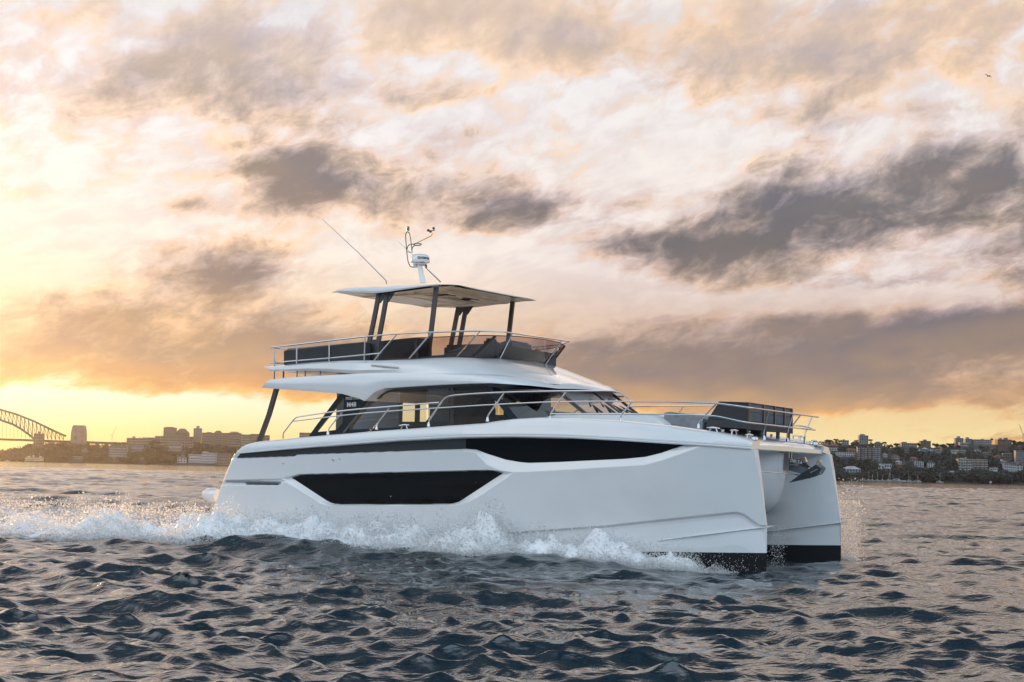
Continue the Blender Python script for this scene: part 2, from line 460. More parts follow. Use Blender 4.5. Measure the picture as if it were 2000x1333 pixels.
def text_mesh(name, body, size, m, parent, origin, xdir, ydir, extrude=0.002):
    cu = bpy.data.curves.new('lettering', 'FONT'); cu.body = body; cu.size = size; cu.extrude = extrude
    cu.align_x = 'CENTER'; cu.align_y = 'CENTER'; cu.resolution_u = 3; cu.offset = size * .025
    o = bpy.data.objects.new('lettering', cu); COL.objects.link(o)
    dg = bpy.context.evaluated_depsgraph_get(); dg.update()
    me = bpy.data.meshes.new_from_object(o.evaluated_get(dg))
    bpy.data.objects.remove(o)
    X, Y = Vector(xdir).normalized(), Vector(ydir); Y = (Y - X * Y.dot(X)).normalized(); Z = X.cross(Y)
    M = Matrix(((X.x, Y.x, Z.x, origin[0]), (X.y, Y.y, Z.y, origin[1]), (X.z, Y.z, Z.z, origin[2]), (0, 0, 0, 1)))
    me.transform(M)
    return link_mesh(name, me, m, parent)
# ------------------------------------------------------------------ far shores
rng = random.Random(5)
def simple(name, base, rough=.8, var=.25, scale=.15):
    if name in MATS: return MATS[name]
    m = mat(name, base, rough); p, n = nodes(m); oc = objco(m)
    nz = n.noise(oc, scale, 4.0, .6)
    m.node_tree.links.new(n.mix(n.rng(nz, .3, .7), tuple(c * (1 - var) for c in base), tuple(c * (1 + var) for c in base)), p.inputs['Base Color'])
    return m
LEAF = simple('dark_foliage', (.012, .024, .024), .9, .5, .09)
LEAF2 = simple('olive_foliage', (.036, .034, .020), .9, .4, .09)
BARK = simple('bark', (.05, .04, .03))
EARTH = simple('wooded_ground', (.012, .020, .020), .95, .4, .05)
WALLS = {k: simple('wall_' + k, c) for k, c in dict(white=(.40,.41,.42), cream=(.26,.235,.19), grey=(.17,.175,.18), pale=(.20,.21,.215), brick=(.14,.065,.045), tan=(.22,.16,.11), brown=(.11,.08,.06), blue=(.22,.27,.31)).items()}
ROOFS = {k: simple('roof_' + k, c) for k, c in dict(terracotta=(.22,.075,.045), slate=(.06,.065,.07), pale=(.40,.41,.42), brown=(.12,.08,.06)).items()}
WIN = mat('far_window_glass', (.02, .026, .03), .08)
LITW = mat('lit_room', (.6, .45, .2), .5)
def pbox(bm, c, w, d, h):
    """box standing on c (base centre), w across the view, d deep, h high"""
    box(bm, (c[0], c[1], c[2] + h / 2), (w, d, h))
SHORE_R = lambda px: 938.6 + (px - 1650) * (945.2 - 938.6) / 350.0
SHORE_L = lambda px: 901.0 + px * 0.0232
def r_dist(px, py): return 2000 + max(0, SHORE_R(px) - py) * 4.0
def l_dist(px, py): return 3150 + max(0, SHORE_L(px) - py) * 5.0
_shared = {}
def win_mesh(w, h):
    k = (round(w, 1), round(h, 1))
    if k not in _shared:
        bm = bmesh.new(); box(bm, (0, 0, 0), (w, .25, h)); me = bpy.data.meshes.new('window'); bm.to_mesh(me); bm.free(); me.materials.append(WIN); _shared[k] = me
    return _shared[k]
RECTS = []
def building(px0, px1, yt, yb, label, wall='grey', roof='flat', roofc='slate', cols=0, rows=0, dist=None, cat='house', name=None, balc=False, caps=(), group=None):
    left = px0 < 900
    D = dist or (l_dist if left else r_dist)((px0 + px1) / 2, yb)
    base = pix_at((px0 + px1) / 2, yb, D); k = D / FPX
    w = (px1 - px0) * k; h = (yb - yt) * k
    d = max(8.0, min(w * .6, 18))
    root = bpy.data.objects.new(name or ('apartment_block' if rows > 3 else 'house'), None); COL.objects.link(root)
    root.location = base + Vector((0, d / 2, 0)); tag(root, label, cat, group)
    RECTS.append((px0, px1, yt, yb, D))
    rh = 0 if roof == 'flat' else min(h * .45, w * .35)
    bm = bmesh.new(); pbox(bm, (0, 0, -3), w, d, h - rh + 3)
    finish('wall', bm, WALLS[wall], root)
    bm = bmesh.new()
    if roof == 'flat':
        pbox(bm, (0, 0, h), w + .6, d + .6, .5)
    elif roof == 'hip':
        z0 = h - rh; rx = max(0, w / 2 - d / 2)
        V0 = [(-w / 2 - .5, -d / 2 - .5, z0), (w / 2 + .5, -d / 2 - .5, z0), (w / 2 + .5, d / 2 + .5, z0), (-w / 2 - .5, d / 2 + .5, z0)]
        vs = [bm.verts.new(v) for v in V0] + [bm.verts.new((-rx, 0, h)), bm.verts.new((rx + .01, 0, h))]
        for f in ((0, 1, 5, 4), (1, 2, 5), (2, 3, 4, 5), (3, 0, 4), (0, 3, 2, 1)): bm.faces.new([vs[i] for i in f])
    else:      # gable towards the water
        z0 = h - rh
        slab(bm, [(-w / 2 - .5, -d / 2 - .5, z0 - .2), (0, -d / 2 - .5, h), (w / 2 + .5, -d / 2 - .5, z0 - .2)], (0, d + 1, 0))
    ro = finish('roof', bm, ROOFS[roofc], root)
    for (cx, cw, ch) in caps:                       # lift housings, chimneys, turrets
        bm = bmesh.new(); pbox(bm, (((cx - .5) * w), 0, h + .3), cw * k, min(d * .5, cw * k), ch * k)
        finish('roof_housing' if cw > 2.2 else 'chimney', bm, WALLS[wall], ro)
    if cols and rows:
        hh = h - rh; cw, rw = w / cols, hh / rows
        me = win_mesh(cw * .52, rw * .48)
        for i in range(cols):
            for j in range(rows):
                o = bpy.data.objects.new('window', me); COL.objects.link(o); o.parent = root
                o.location = ((i + .5) * cw - w / 2, -d / 2 - .02, (j + .55) * rw)
        if balc:
            for i in range(0, cols, 2):
                for j in range(rows):
                    bm = bmesh.new(); box(bm, ((i + .5) * cw - w / 2, -d / 2 - .9, j * rw + rw * .16), (cw * .92, 1.7, rw * .30))
                    finish('balcony', bm, WALLS['white' if wall != 'white' else 'pale'], root)
    return root

# --- right-hand shore
B = building
B(1678,1696,851.5,867,'grey tower block standing tallest on the ridge above the big flats','pale',cols=4,rows=5,cat='tower block',caps=((.4,9,3.0),))
B(1645,1658,861,869.5,'pale flat roofed house on the ridge left of the tallest tower','pale',cols=3,rows=2,caps=((.3,4,2),))
B(1604,1621,866,876,'red roofed house half hidden behind the bow','brick','hip','terracotta',3,2)
B(1621,1638,867,876,'red roofed brick house on the slope above the white terrace','brick','hip','terracotta',3,1)
B(1621,1637,875.5,880.5,'low white terrace under the red roofs by the bow','white','flat','pale',5,1)
B(1653,1674,875.5,884,'long red tiled hip roof behind the white building','tan','hip','terracotta',4,1)
B(1636,1670,883.7,892,'long white building with a row of dark windows','white','flat','slate',8,2)
B(1675,1687,873.5,898.5,'narrow left wing of the seven storey flats with white balconies','brown','flat','slate',3,7,cat='flats',balc=True)
B(1688,1708,874.5,899,'middle wing of the seven storey flats with white balconies','brown','flat','slate',5,7,cat='flats',balc=True,caps=((.5,4,1.6),))
B(1708.5,1721,873,900,'right wing of the seven storey flats behind the trees','grey','flat','slate',4,7,cat='flats',balc=True)
B(1708,1724,863,873.5,'broad grey house with a hipped roof on the ridge above the flats','grey','hip','slate',4,1)
B(1724,1734,884,893.5,'small red roofed house right of the seven storey flats','pale','hip','terracotta',2,1)
B(1648,1681,911,923,'pale blue boathouse by the water near the bow','blue','hip','pale',6,1,name='boathouse',cat='boathouse')
B(1715,1727,906,916,'white waterside house with two small gables','white','gable','pale',2,1)
B(1727.5,1741,907,915.5,'white waterside house with a flat pale roof','white','flat','pale',3,1)
B(1761,1791,866.5,874,'long low dark block of flats on the skyline','grey','flat','brown',8,2,cat='flats',caps=((.22,9,2.5),))
B(1798,1818,862.3,875,'square brown hotel tower standing alone on the skyline','brown','flat','brown',7,4,name='hotel_tower',cat='tower block',caps=((.48,6,3),))
B(1791,1801,873,881,'white house left of the pale one below the hotel tower','white','gable','slate',2,1)
B(1802,1812,874,882,'pale house directly below the hotel tower','pale','hip','pale',2,1)
B(1812.5,1823,873.5,881.5,'white house with dark gable right below the hotel tower','white','gable','slate',2,1)
B(1777,1793,892.5,900,'house with a wide red tiled roof among mid slope trees','tan','hip','terracotta',3,1)
B(1788,1804,902.5,912.5,'large white villa with open balconies above the moorings','white','flat','pale',4,2,balc=True)
B(1813,1826,899.5,914,'tall white villa with gable facing the water','white','gable','slate',3,3)
B(1749,1761.5,900,905.5,'low house with a bright white roof','white','hip','pale',2,1)
B(1752,1764,906,912,'brick cottage with red roof above the sailing boats','brick','hip','terracotta',2,1)
B(1725,1732,888,893.8,'small white cottage right of the flats on mid slope','white','flat','pale',2,1)
B(1743,1757,888.5,896.5,'cream house with two dormers on mid slope','cream','hip','brown',3,1)
B(1735,1742,876,882,'small brown house below the dip in the ridge','brown','hip','brown',2,1)
B(1766,1776,879,885,'pale bungalow under the long skyline flats','pale','hip','slate',3,1)
B(1828,1840,878.5,884,'pale bungalow right of the houses below the hotel','pale','flat','pale',3,1)
B(1866,1882,856.5,868,'stepped grey apartment tower at the left of the right hand ridge','grey','flat','pale',4,4,cat='tower block',caps=((.45,6,3.6),))
B(1886,1899,858,868,'grey apartment tower with a lift housing beside the stepped tower','grey','flat','pale',4,3,cat='tower block',caps=((.35,6,3.2),))
B(1875,1891,865.5,872,'cream low flats in front of the two grey towers','cream','flat','pale',5,1,cat='flats')
B(1904,1936,859.5,870.5,'long pale apartment slab in the middle of the right ridge','pale','flat','pale',9,3,cat='flats',caps=((.55,6,1.8),))
B(1948.5,1976,859.5,871,'brown apartment block with two lift towers on the right ridge','brown','flat','brown',7,3,cat='flats',caps=((.28,5,3),(.65,7,3.6)))
B(1933,1949,868.5,876,'terrace with pale chimneys left of the brick block','tan','hip','slate',5,1)
B(1950,1971,870,877.5,'red brick block below the brown flats with lift towers','brick','flat','brown',6,2,cat='flats')
B(1990,1995,871,883,'narrow orange lit brick turret at the right edge','brick','hip','terracotta',1,3,name='brick_turret',cat='turret')
B(1984.5,2004,881,911,'big dark concrete block of flats cut by the right edge','grey','flat','slate',6,7,cat='flats')
B(1872,1900,897.5,918.5,'left half of the four storey waterfront flats with lit corner','cream','flat','pale',6,4,cat='flats',balc=True,caps=((.35,7,2.0),(.6,1.8,4)))
B(1900.5,1928.5,898.5,917,'right half of the four storey waterfront flats','tan','flat','pale',7,4,cat='flats',balc=True)
B(1961,1974,900.5,921,'left gabled bay of the big white waterfront house','white','gable','slate',3,3)
B(1974.5,1985,903.5,921,'middle bay of the big white waterfront house','white','gable','slate',3,3)
B(1985.5,1998,904,921.5,'right gabled bay of the big white waterfront house','white','gable','slate',2,3)
B(1935,1949,914.5,920.5,'low white pavilion left of the gabled white house','white','flat','pale',4,1,name='pavilion',cat='pavilion')
B(1952,1961,897.5,906,'pale outbuilding up the slope behind the white gabled house','blue','hip','pale',2,1)
B(1944,1957,888.5,895.5,'house with a bright red roof above the white gabled house','tan','hip','terracotta',3,1)
B(1959,1976,886.5,897,'brown three storey house right of the red roof','brown','flat','pale',4,2)
B(1860,1870,879.5,886.5,'white stepped house below the stepped grey tower','white','flat','pale',3,1)
B(1872,1888,880,884.5,'long low pale house beneath the cream flats','pale','flat','pale',5,1)
B(1905,1916,877,882.5,'white cottage below the long apartment slab','white','hip','slate',2,1)
B(1920,1934,883,888.5,'pale cottage with brown roof mid slope on the right','pale','hip','brown',3,1)
B(1840,1851,868,876,'brown house on the ridge left of the stepped grey tower','brown','hip','brown',2,1)
# white boat ramp wall
D = r_dist(1858, 923); bm = bmesh.new(); a = pix_at(1858.5, 921.5, D); box(bm, (0, 0, 0), (11 * D / FPX, .6, 2.3)); box(bm, (-4.4 * D / FPX, 0, -1.6), (2.4 * D / FPX, .6, 1.6))
o = finish('retaining_wall', bm, WALLS['white']); o.location = a; tag(o, 'short bright white wall standing alone among dark waterside trees', 'wall'); RECTS.append((1853, 1865, 919, 923.5, D))
# --- left-hand shore
B(247,284,856.5,871,'low stone building with chimneys left of the skyline towers','tan','flat','brown',9,3,cat='flats',caps=((.32,4.5,3.6),(.62,1.8,2),(.85,4,2.2)))
B(284.5,312,855.5,872,'plain long block between the chimneys and the tall twin towers','tan','flat','brown',7,3,cat='flats',caps=((.9,6,1.6),))
B(318,341,836,873,'left one of the twin tall towers on the hazy skyline','tan','flat','brown',6,8,cat='tower block',caps=((.45,14,1.5),))
B(341.5,366,837.5,872,'right one of the twin towers with a pitched roof line','tan','hip','brown',6,8,cat='tower block')
B(302,376,853,874,'broad block spreading along the foot of the twin towers','tan','flat','brown',14,4,cat='flats')
B(377,392,837.5,866,'slender tower with a turret standing apart on the skyline','cream','flat','brown',4,8,name='slim_tower',cat='tower block',caps=((.5,5.5,5),))
B(394,415,846,870,'pale block right of the slender tower','tan','flat','brown',6,5,cat='tower block',caps=((.6,9,1.5),))
B(415.5,433,841.5,870,'block with a rounded gable on the skyline','tan','hip','brown',5,6,cat='tower block')
B(433.5,445,846.5,873,'narrow block between the gabled one and the capped one','tan','flat','brown',3,6,cat='tower block')
B(445.5,468,846.5,876,'big flats with a raised centre right of the gabled block','tan','flat','brown',6,6,cat='tower block',caps=((.45,15,2.6),))
B(470,488,849.5,878,'striped block left of the cockpit post','cream','flat','brown',6,6,cat='tower block')
B(488.5,503,848.5,878,'block right behind the cockpit post','tan','flat','brown',4,6,cat='tower block')
B(504,524,851,880,'block just right of the cockpit post','tan','flat','brown',6,6,cat='tower block')
B(584,606,846,872,'block seen below the roof overhang','tan','flat','brown',6,5,cat='tower block')
B(212,246,872,896,'terraced pale apartments low on the left point','pale','flat','brown',8,5,cat='flats')
B(255,280,870.5,882,'pale villa beneath the stone building with chimneys','pale','flat','brown',6,2)
B(330,353,866.5,881,'colonnaded pale building at the foot of the twin towers','cream','flat','brown',6,2)
B(346,363,888.5,904.5,'small white waterfront house with gable left of the terraces','white','gable','brown',3,2)
B(368,393,888,904,'terraced white waterfront flats with long balconies','white','flat','brown',6,3,cat='flats')
B(393.5,422,885,905,'stepped white waterfront flats beside the stern','white','flat','brown',6,4,cat='flats',caps=((.2,10,2),))
B(422.5,448,886.5,908,'brick waterfront flats just left of the stern','tan','flat','brown',6,4,cat='flats')
B(158,172,875,884,'grey mansion with steep roof among trees below the pylon','pale','hip','brown',4,2,name='mansion')
B(65,83,848,870,'turreted stone house in front of the bridge','brown','flat','brown',4,4,name='turreted_house',caps=((.5,5,4.5),(.1,2,1.5),(.9,2,1.5)))
B(142,160,892.5,897,'long low white boatshed on the left point','pale','flat','pale',5,1,name='boatshed',cat='boatshed')
B(272,281,893,899,'small pale cottage by the water right of the terraced apartments','pale','hip','brown',2,1)

# --- hills: ground rising from the waterline
def hill(name, pxs, ridge, shore, distf, m, back):
    rows_ = []
    for px in pxs:
        yr_ = np.interp(px, [a for a, b in ridge], [b for a, b in ridge]); ys = shore(px)
        col_ = []
        for t in np.linspace(0, 1, 14):
            py = ys + 2.2 + (yr_ - ys - 2.2) * t
            p_ = pix_at(px, py, distf(px, py)); p_.z += (rng.random() - .5) * 1.5 * (t > .1)
            col_.append(p_)
        e_ = col_[-1]; col_.append(Vector((e_.x * 1.06, e_.y + back * .5, e_.z * .8))); col_.append(Vector((e_.x * 1.15, e_.y + back, -3)))
        rows_.append(col_)
    bm = bmesh.new(); rings_loft(bm, rows_); o = finish(name, bm, m, None, 80); tag(o, kind='structure'); return o
RIDGE_R = [(1050,931),(1150,922),(1250,908),(1350,893),(1430,880),(1500,873),(1600,868.5),(1640,866),(1660,869),(1690,867),(1724,872),(1735,876),(1760,872),(1790,875),(1830,875),(1850,876),(1866,868),(1900,868),(1940,869),(1976,868),(2030,868),(2200,872)]
RIDGE_L = [(-150,893),(0,890),(25,884),(50,877),(75,871),(110,868),(150,872),(200,874),(240,872),(270,868),(300,862),(320,868),(380,866),(430,868),(520,876),(700,884),(900,894)]
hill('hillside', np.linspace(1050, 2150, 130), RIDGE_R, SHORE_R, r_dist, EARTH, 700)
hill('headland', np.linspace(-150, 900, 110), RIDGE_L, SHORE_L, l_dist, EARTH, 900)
# --- woodland: lumpy canopies made of leaf clumps, one mass per shore
def crown_quads(c, rx, rz, nq, size, out):
    for _ in range(nq):
        while True:
            v = np.array([rng.uniform(-1, 1) for _ in range(3)])
            if .25 < v @ v < 1: break
        ctr = np.array(c) + v * (rx, rx, rz)
        a = np.array([rng.gauss(0, 1) for _ in range(3)]); a /= np.linalg.norm(a)
        b_ = np.cross(a, [rng.gauss(0, 1) for _ in range(3)]); b_ /= np.linalg.norm(b_) + 1e-9
        s = size * rng.uniform(.6, 1.3)
        out += [ctr - a * s - b_ * s * .7, ctr + a * s - b_ * s * .7, ctr + a * s * .8 + b_ * s * .7, ctr - a * s * .9 + b_ * s * .7]
def wood(name, n_, px_rng, ridge, shore, distf, hts, m, label):
    out = []
    k = 0
    while k < n_:
        px = rng.uniform(*px_rng); yr_ = np.interp(px, [a for a, b in ridge], [b for a, b in ridge])
        t = rng.random() ** 1.15; py = shore(px) - .5 + (yr_ + 1.5 - shore(px)) * t
        D = distf(px, py); sc_ = FPX / D
        h = rng.uniform(*hts) * (.75 if t > .85 else 1); r_ = h * rng.uniform(.45, .8)
        bad = False
        for (a, b, c_, d_, DD) in RECTS:
            if DD > D - 8 and a - r_ * sc_ * .7 < px < b + r_ * sc_ * .7 and py > c_ and py - h * sc_ < d_ - (d_ - c_) * .12: bad = True; break
        k += 1
        if bad: continue
        p_ = pix_at(px, py, D)
        crown_quads((p_.x, p_.y, p_.z + h * .5), r_, h * .55, 46, h * .13, out)
    co = np.array(out); f = np.arange(len(co)).reshape(-1, 4)
    o = link_mesh(name, np_mesh(name, co, f, False), m); tag(o, label, 'woodland', kind='stuff'); return o
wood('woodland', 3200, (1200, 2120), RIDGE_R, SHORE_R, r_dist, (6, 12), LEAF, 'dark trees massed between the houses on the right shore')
wood('woodland', 1500, (-60, 640), RIDGE_L, SHORE_L, l_dist, (8, 16), LEAF2, 'hazy brown trees massed along the left shore under the bridge')
# --- trees standing out on the skyline
def far_tree(px, yb, h_px, w_px, label, kind='round', group='trees on the ridge'):
    left = px < 900; D = (l_dist if left else r_dist)(px, yb); p_ = pix_at(px, yb, D); k = D / FPX
    h, w = h_px * k, w_px * k
    r = bpy.data.objects.new('palm_tree' if kind == 'palm' else 'tree', None); COL.objects.link(r); r.location = p_; tag(r, label, 'tree', group)
    bm = bmesh.new(); top = .62 if kind != 'palm' else .9
    tube(bm, [(0, 0, -3), (.2, 0, h * .3), (.1, 0, h * top)], [.5, .4, .25], 6)
    for a in range(4):
        tube(bm, [(.15, 0, h * .42), (math.cos(a * 1.7) * w * .25, math.sin(a * 1.7) * w * .25, h * .68)], [.25, .12], 5)
    finish('trunk', bm, BARK, r)
    out = []
    if kind == 'umbrella':
        for _ in range(6):
            a_ = rng.uniform(0, 6.28); q = rng.uniform(.1, .42) * w
            crown_quads((math.cos(a_) * q, math.sin(a_) * q, h * rng.uniform(.76, .92)), w * .2, h * .1, 40, max(.7, w * .05), out)
    elif kind == 'palm':
        for a_ in np.linspace(0, 6.28, 14)[:-1]:
            for t in np.linspace(.1, 1, 6): crown_quads((math.cos(a_) * w * .5 * t, math.sin(a_) * w * .5 * t, h * (.92 + .1 * math.sin(t * 3.0) - .12 * t)), w * .05, h * .02, 5, .6, out)
    else:
        for _ in range(7):
            v = np.array([rng.gauss(0, .24), rng.gauss(0, .24), rng.gauss(0, .12)])
            crown_quads((v[0] * w, v[1] * w, h * (.66 + v[2])), w * .24, h * .17, 45, max(.8, w * .06), out)
    co = np.array(out)
    link_mesh('crown', np_mesh('crown', co, np.arange(len(co)).reshape(-1, 4), False), LEAF, r)
for a in ((1622,868,8,7,'flat topped pine nearest the bow on the right ridge','umbrella'),(1632,868,10,8,'tall flat topped pine between the bow and the pale ridge house','umbrella'),(1640,868,7,6,'low pine right of the tall flat topped one','umbrella'),
          (1667,872,8,10,'round dark tree left of the tallest tower','round'),(1701,868,9,10,'spreading pine touching the right side of the tallest tower','umbrella'),(1727,874,10,9,'ragged tree right of the hipped grey house','umbrella'),
          (1738,876,7,10,'round tree in the dip of the ridge','round'),(1750,874,8,12,'round tree left of the long skyline flats','round'),(1795,875,9,5,'slim dark tree left of the hotel tower','round'),
          (1828,876,9,13,'round tree right of the hotel tower','round'),(1842,876,8,14,'wide round tree on the ridge middle right','round'),(1857,874,8,13,'wide tree left of the stepped grey tower','round'),
          (1937,870,13,4.5,'palm standing up between two ridge apartment blocks','palm'),(1980,871,10,10,'ragged tree right of the brown flats','umbrella'),(1992,872,10,11,'round tree below the crane','round'),
          ):
    far_tree(*a)
for a in ((300,874,15,20,'big domed tree in front of the plain long block','round'),(372,868,8,9,'round tree at the foot of the slender tower','round'),(95,878,12,20,'dark tree below the bridge deck right of the turreted house','round'),(122,880,14,20,'dark tree under the bridge deck near the pylon','round'),(180,884,12,18,'dark tree right of the mansion','round')):
    far_tree(*a, group='trees on the left shore')
# --- cranes
def crane(px, yb, x1, y1, D, label):
    a = pix_at(px, yb, D); b = pix_at(x1, y1, D); r = bpy.data.objects.new('crane', None); COL.objects.link(r); r.location = a; tag(r, label, 'crane')
    v = b - a; h = v.z * .45
    bm = bmesh.new()
    for dx in (-.8, .8): tube(bm, [(dx, 0, -5), (dx, 0, h)], .22, 4)
    for k in range(8): tube(bm, [(-.8 if k % 2 else .8, 0, h * k / 8), (.8 if k % 2 else -.8, 0, h * (k + 1) / 8)], .14, 4)
    finish('mast', bm, BLACKC, r)
    bm = bmesh.new(); m0 = Vector((0, 0, h)); 
    for dz in (-.7, .7): tube(bm, [m0 + Vector((dz, 0, 0)), v], .22, 4)
    tube(bm, [m0, m0 + Vector((-v.x * .3, 0, 3))], .5, 4)
    finish('jib', bm, BLACKC, r)
BLACKC = mat('dark_steel', (.06, .06, .065), .6)
crane(1998.5, 868, 1990.5, 828, 2330, 'thin crane with a raised jib at the right edge of the skyline')
crane(218.5, 866, 228, 832, 4200, 'faint crane with a raised jib right of the bridge pylon')
# --- the arch bridge
DB = 3420.0
def bp(px, py, off=0.0): return pix_at(px, py, DB + off)
bridge = bpy.data.objects.new('arch_bridge', None); COL.objects.link(bridge); b0 = bp(150, 905); bridge.location = (b0.x, b0.y, 0)
tag(bridge, 'steel arch bridge with a stone pylon at the left of the harbour', 'bridge')
R0 = Vector(bridge.location)
STEELB = simple('bridge_steel', (.025, .024, .022)); GRAN = simple('granite', (.17, .14, .115))
TOPC = [(-70,790),(-35,793),(0,800.5),(30,809),(65,822.5),(100,839.5),(124,850.5),(129,852)]
BOTC = [(-70,800),(-35,807),(0,820.5),(25,829),(40,837.5),(55,848),(66,857),(78,868)]
for off in (0, 30):
    bm = bmesh.new()
    tp = [bp(a, b, off) - R0 for a, b in TOPC]; bt = [bp(a, b, off) - R0 for a, b in BOTC]
    tube(bm, tp, 2.5, 6); tube(bm, bt, 2.8, 6)
    prev = None
    for px in np.arange(-66, 130, 7.6):
        a = bp(px, np.interp(px, *zip(*TOPC)), off) - R0
        yb_ = np.interp(px, *zip(*BOTC)) if px < 66 else 858 + (px - 66) * .03
        b_ = bp(px, yb_, off) - R0
        tube(bm, [a, b_], 1.15, 4)
        if prev: tube(bm, [prev, b_], .85, 4)
        prev = a
    finish('arch_truss', bm, STEELB, bridge)
for px in np.arange(-64, 62, 7.6):
    bm = bmesh.new(); tube(bm, [bp(px, np.interp(px, *zip(*BOTC)), 15) - R0, bp(px, 855.5, 15) - R0], .5, 4); finish('hanger', bm, STEELB, bridge)
bm = bmesh.new(); d0, d1 = bp(-80, 853.5) - R0, bp(250, 865) - R0
slab(bm, [d0, d1, d1 + Vector((0, 0, -5)), d0 + Vector((0, 0, -5))], (0, 30, 0)); finish('road_deck', bm, STEELB, bridge)
for off in (-3, 33):
    bm = bmesh.new(); c_ = bp(151.5, 905, off) - R0; rr = []
    for py, hw in ((905, 15.5), (872, 14.4), (858, 14.0), (846, 13.6), (836, 12.2), (833, 11.0), (831.2, 10.6)):
        z_ = (bp(151.5, py, off) - R0).z; w_ = hw * DB / FPX
        rr.append([(c_.x - w_, c_.y - 8, z_), (c_.x + w_, c_.y - 8, z_), (c_.x + w_, c_.y + 8, z_), (c_.x - w_, c_.y + 8, z_)])
    rings_loft(bm, rr, close=True, cap0=True, cap1=True); py_ = finish('pylon', bm, GRAN, bridge)
    bm = bmesh.new(); z_ = (bp(148, 856, off) - R0).z; box(bm, (c_.x - 7, c_.y - 8.1, z_), (6, .6, 8)); finish('pylon_window', bm, WIN, py_)
for px in (172, 190, 208, 226, 243):
    bm = bmesh.new(); t_ = bp(px, 864, 15) - R0; box(bm, (t_.x, t_.y, t_.z / 2 - 5), (4, 20, abs(t_.z) + 10)); finish('pier', bm, GRAN, bridge)
# --- ferry
DF = 2950.0
fe = bpy.data.objects.new('ferry', None); COL.objects.link(fe); f0 = pix_at(67, 902.6, DF); f0.z = 0; fe.location = f0; tag(fe, 'cream double deck ferry passing in front of the left point', 'ferry')
kf = DF / FPX
CREAM = simple('ferry_cream', (.62, .55, .36)); GREENH = simple('ferry_hull', (.05, .07, .05))
bm = bmesh.new(); rings_loft(bm, [[(x_ * kf, -w_, 0 - .5), (x_ * kf, -w_ * 1.1, 2.6), (x_ * kf, w_ * 1.1, 2.6), (x_ * kf, w_, -.5)] for x_, w_ in ((-19, .3), (-16, 3.4), (0, 4.5), (15, 3.4), (18, .3))], close=True, cap0=True, cap1=True); finish('hull', bm, GREENH, fe)
for z_, l_ in ((2.6, 34), (6.0, 34)):
    bm = bmesh.new(); box(bm, (0, 0, z_ + .5), (l_ * kf, 8, 1.2)); box(bm, (0, 0, z_ + 3.1), (l_ * kf * 1.02, 8.4, .7)); finish('deck', bm, CREAM, fe)
    bm = bmesh.new(); box(bm, (0, 0, z_ + 1.9), (l_ * kf * .98, 7.6, 1.8)); finish('saloon_windows', bm, simple('ferry_glass', (.10, .085, .05), .3), fe)
bm = bmesh.new(); lathe(bm, [(1.6, 9.4), (1.5, 13.5)], (-2 * kf, 0, 0), 'Z', 12); finish('funnel', bm, CREAM, fe)
for x_ in (-8.5, 9):
    bm = bmesh.new(); tube(bm, [(x_ * kf, 0, 9.4), (x_ * kf, 0, 18)], .22, 6); finish('mast', bm, CREAM, fe)
    bm = bmesh.new(); box(bm, (x_ * kf * 1.3, 0, 10.6), (4, 4, 2.4)); finish('wheelhouse', bm, CREAM, fe)
# --- moored boats under the right-hand trees
def sailboat(px, mast_px, label, L_px=11, tilt_=0.0, hullc='white'):
    D = 1985.0 + rng.uniform(-40, 10); k = D / FPX; r = bpy.data.objects.new('sailing_boat', None); COL.objects.link(r)
    p_ = pix_at(px, SHORE_R(px), D); r.location = (p_.x, p_.y, 0); tag(r, label, 'sailing boat', 'boats moored under the right shore')
    L = L_px * k
    bm = bmesh.new(); rings_loft(bm, [[(x_ * L, -w_, 1.5 + abs(x_) * .4), (x_ * L, 0, -.4), (x_ * L, w_, 1.5 + abs(x_) * .4)] for x_, w_ in ((-.5, .9), (-.25, 1.4), (.1, 1.5), (.5, .05))], close=True, cap0=True, cap1=True); finish('hull', bm, WALLS[hullc], r)
    bm = bmesh.new(); box(bm, (-.02 * L, 0, 1.9), (L * .38, 1.5, .8), bev=.1); finish('cabin', bm, WALLS['white'], r)
    bm = bmesh.new(); tube(bm, [(0, 0, 1), (tilt_, 0, mast_px * k)], [.13, .09], 6); m_ = finish('mast', bm, simple('spar', (.55, .56, .58), .4), r)
    bm = bmesh.new(); tube(bm, [(0, 0, 2.8), (-L * .38, 0, 2.9)], .14, 6); finish('boom', bm, WALLS['blue'], r)
for a in ((1697,20,'sailing boat moored nearest the bow spray'),(1704,14,'small sloop right of the one nearest the spray'),(1714,17,'sloop moored under the white gabled waterside house'),(1724,12,'little sloop left of the tallest mast'),(1734.5,16,'sloop with a leaning mast beside the tallest mast',11,2.0),(1738.5,26,'sailing boat with the tallest mast'),(1744,14,'sloop just right of the tallest mast'),(1756,11,'small sloop behind the long white motor cruiser'),(1774.5,16,'left of the pair of close masts'),(1777.5,13,'right of the pair of close masts'),(1793,15,'sloop moored below the tall white villa',13),(1836,18,'sloop moored alone right of the others',14)):
    sailboat(*a)
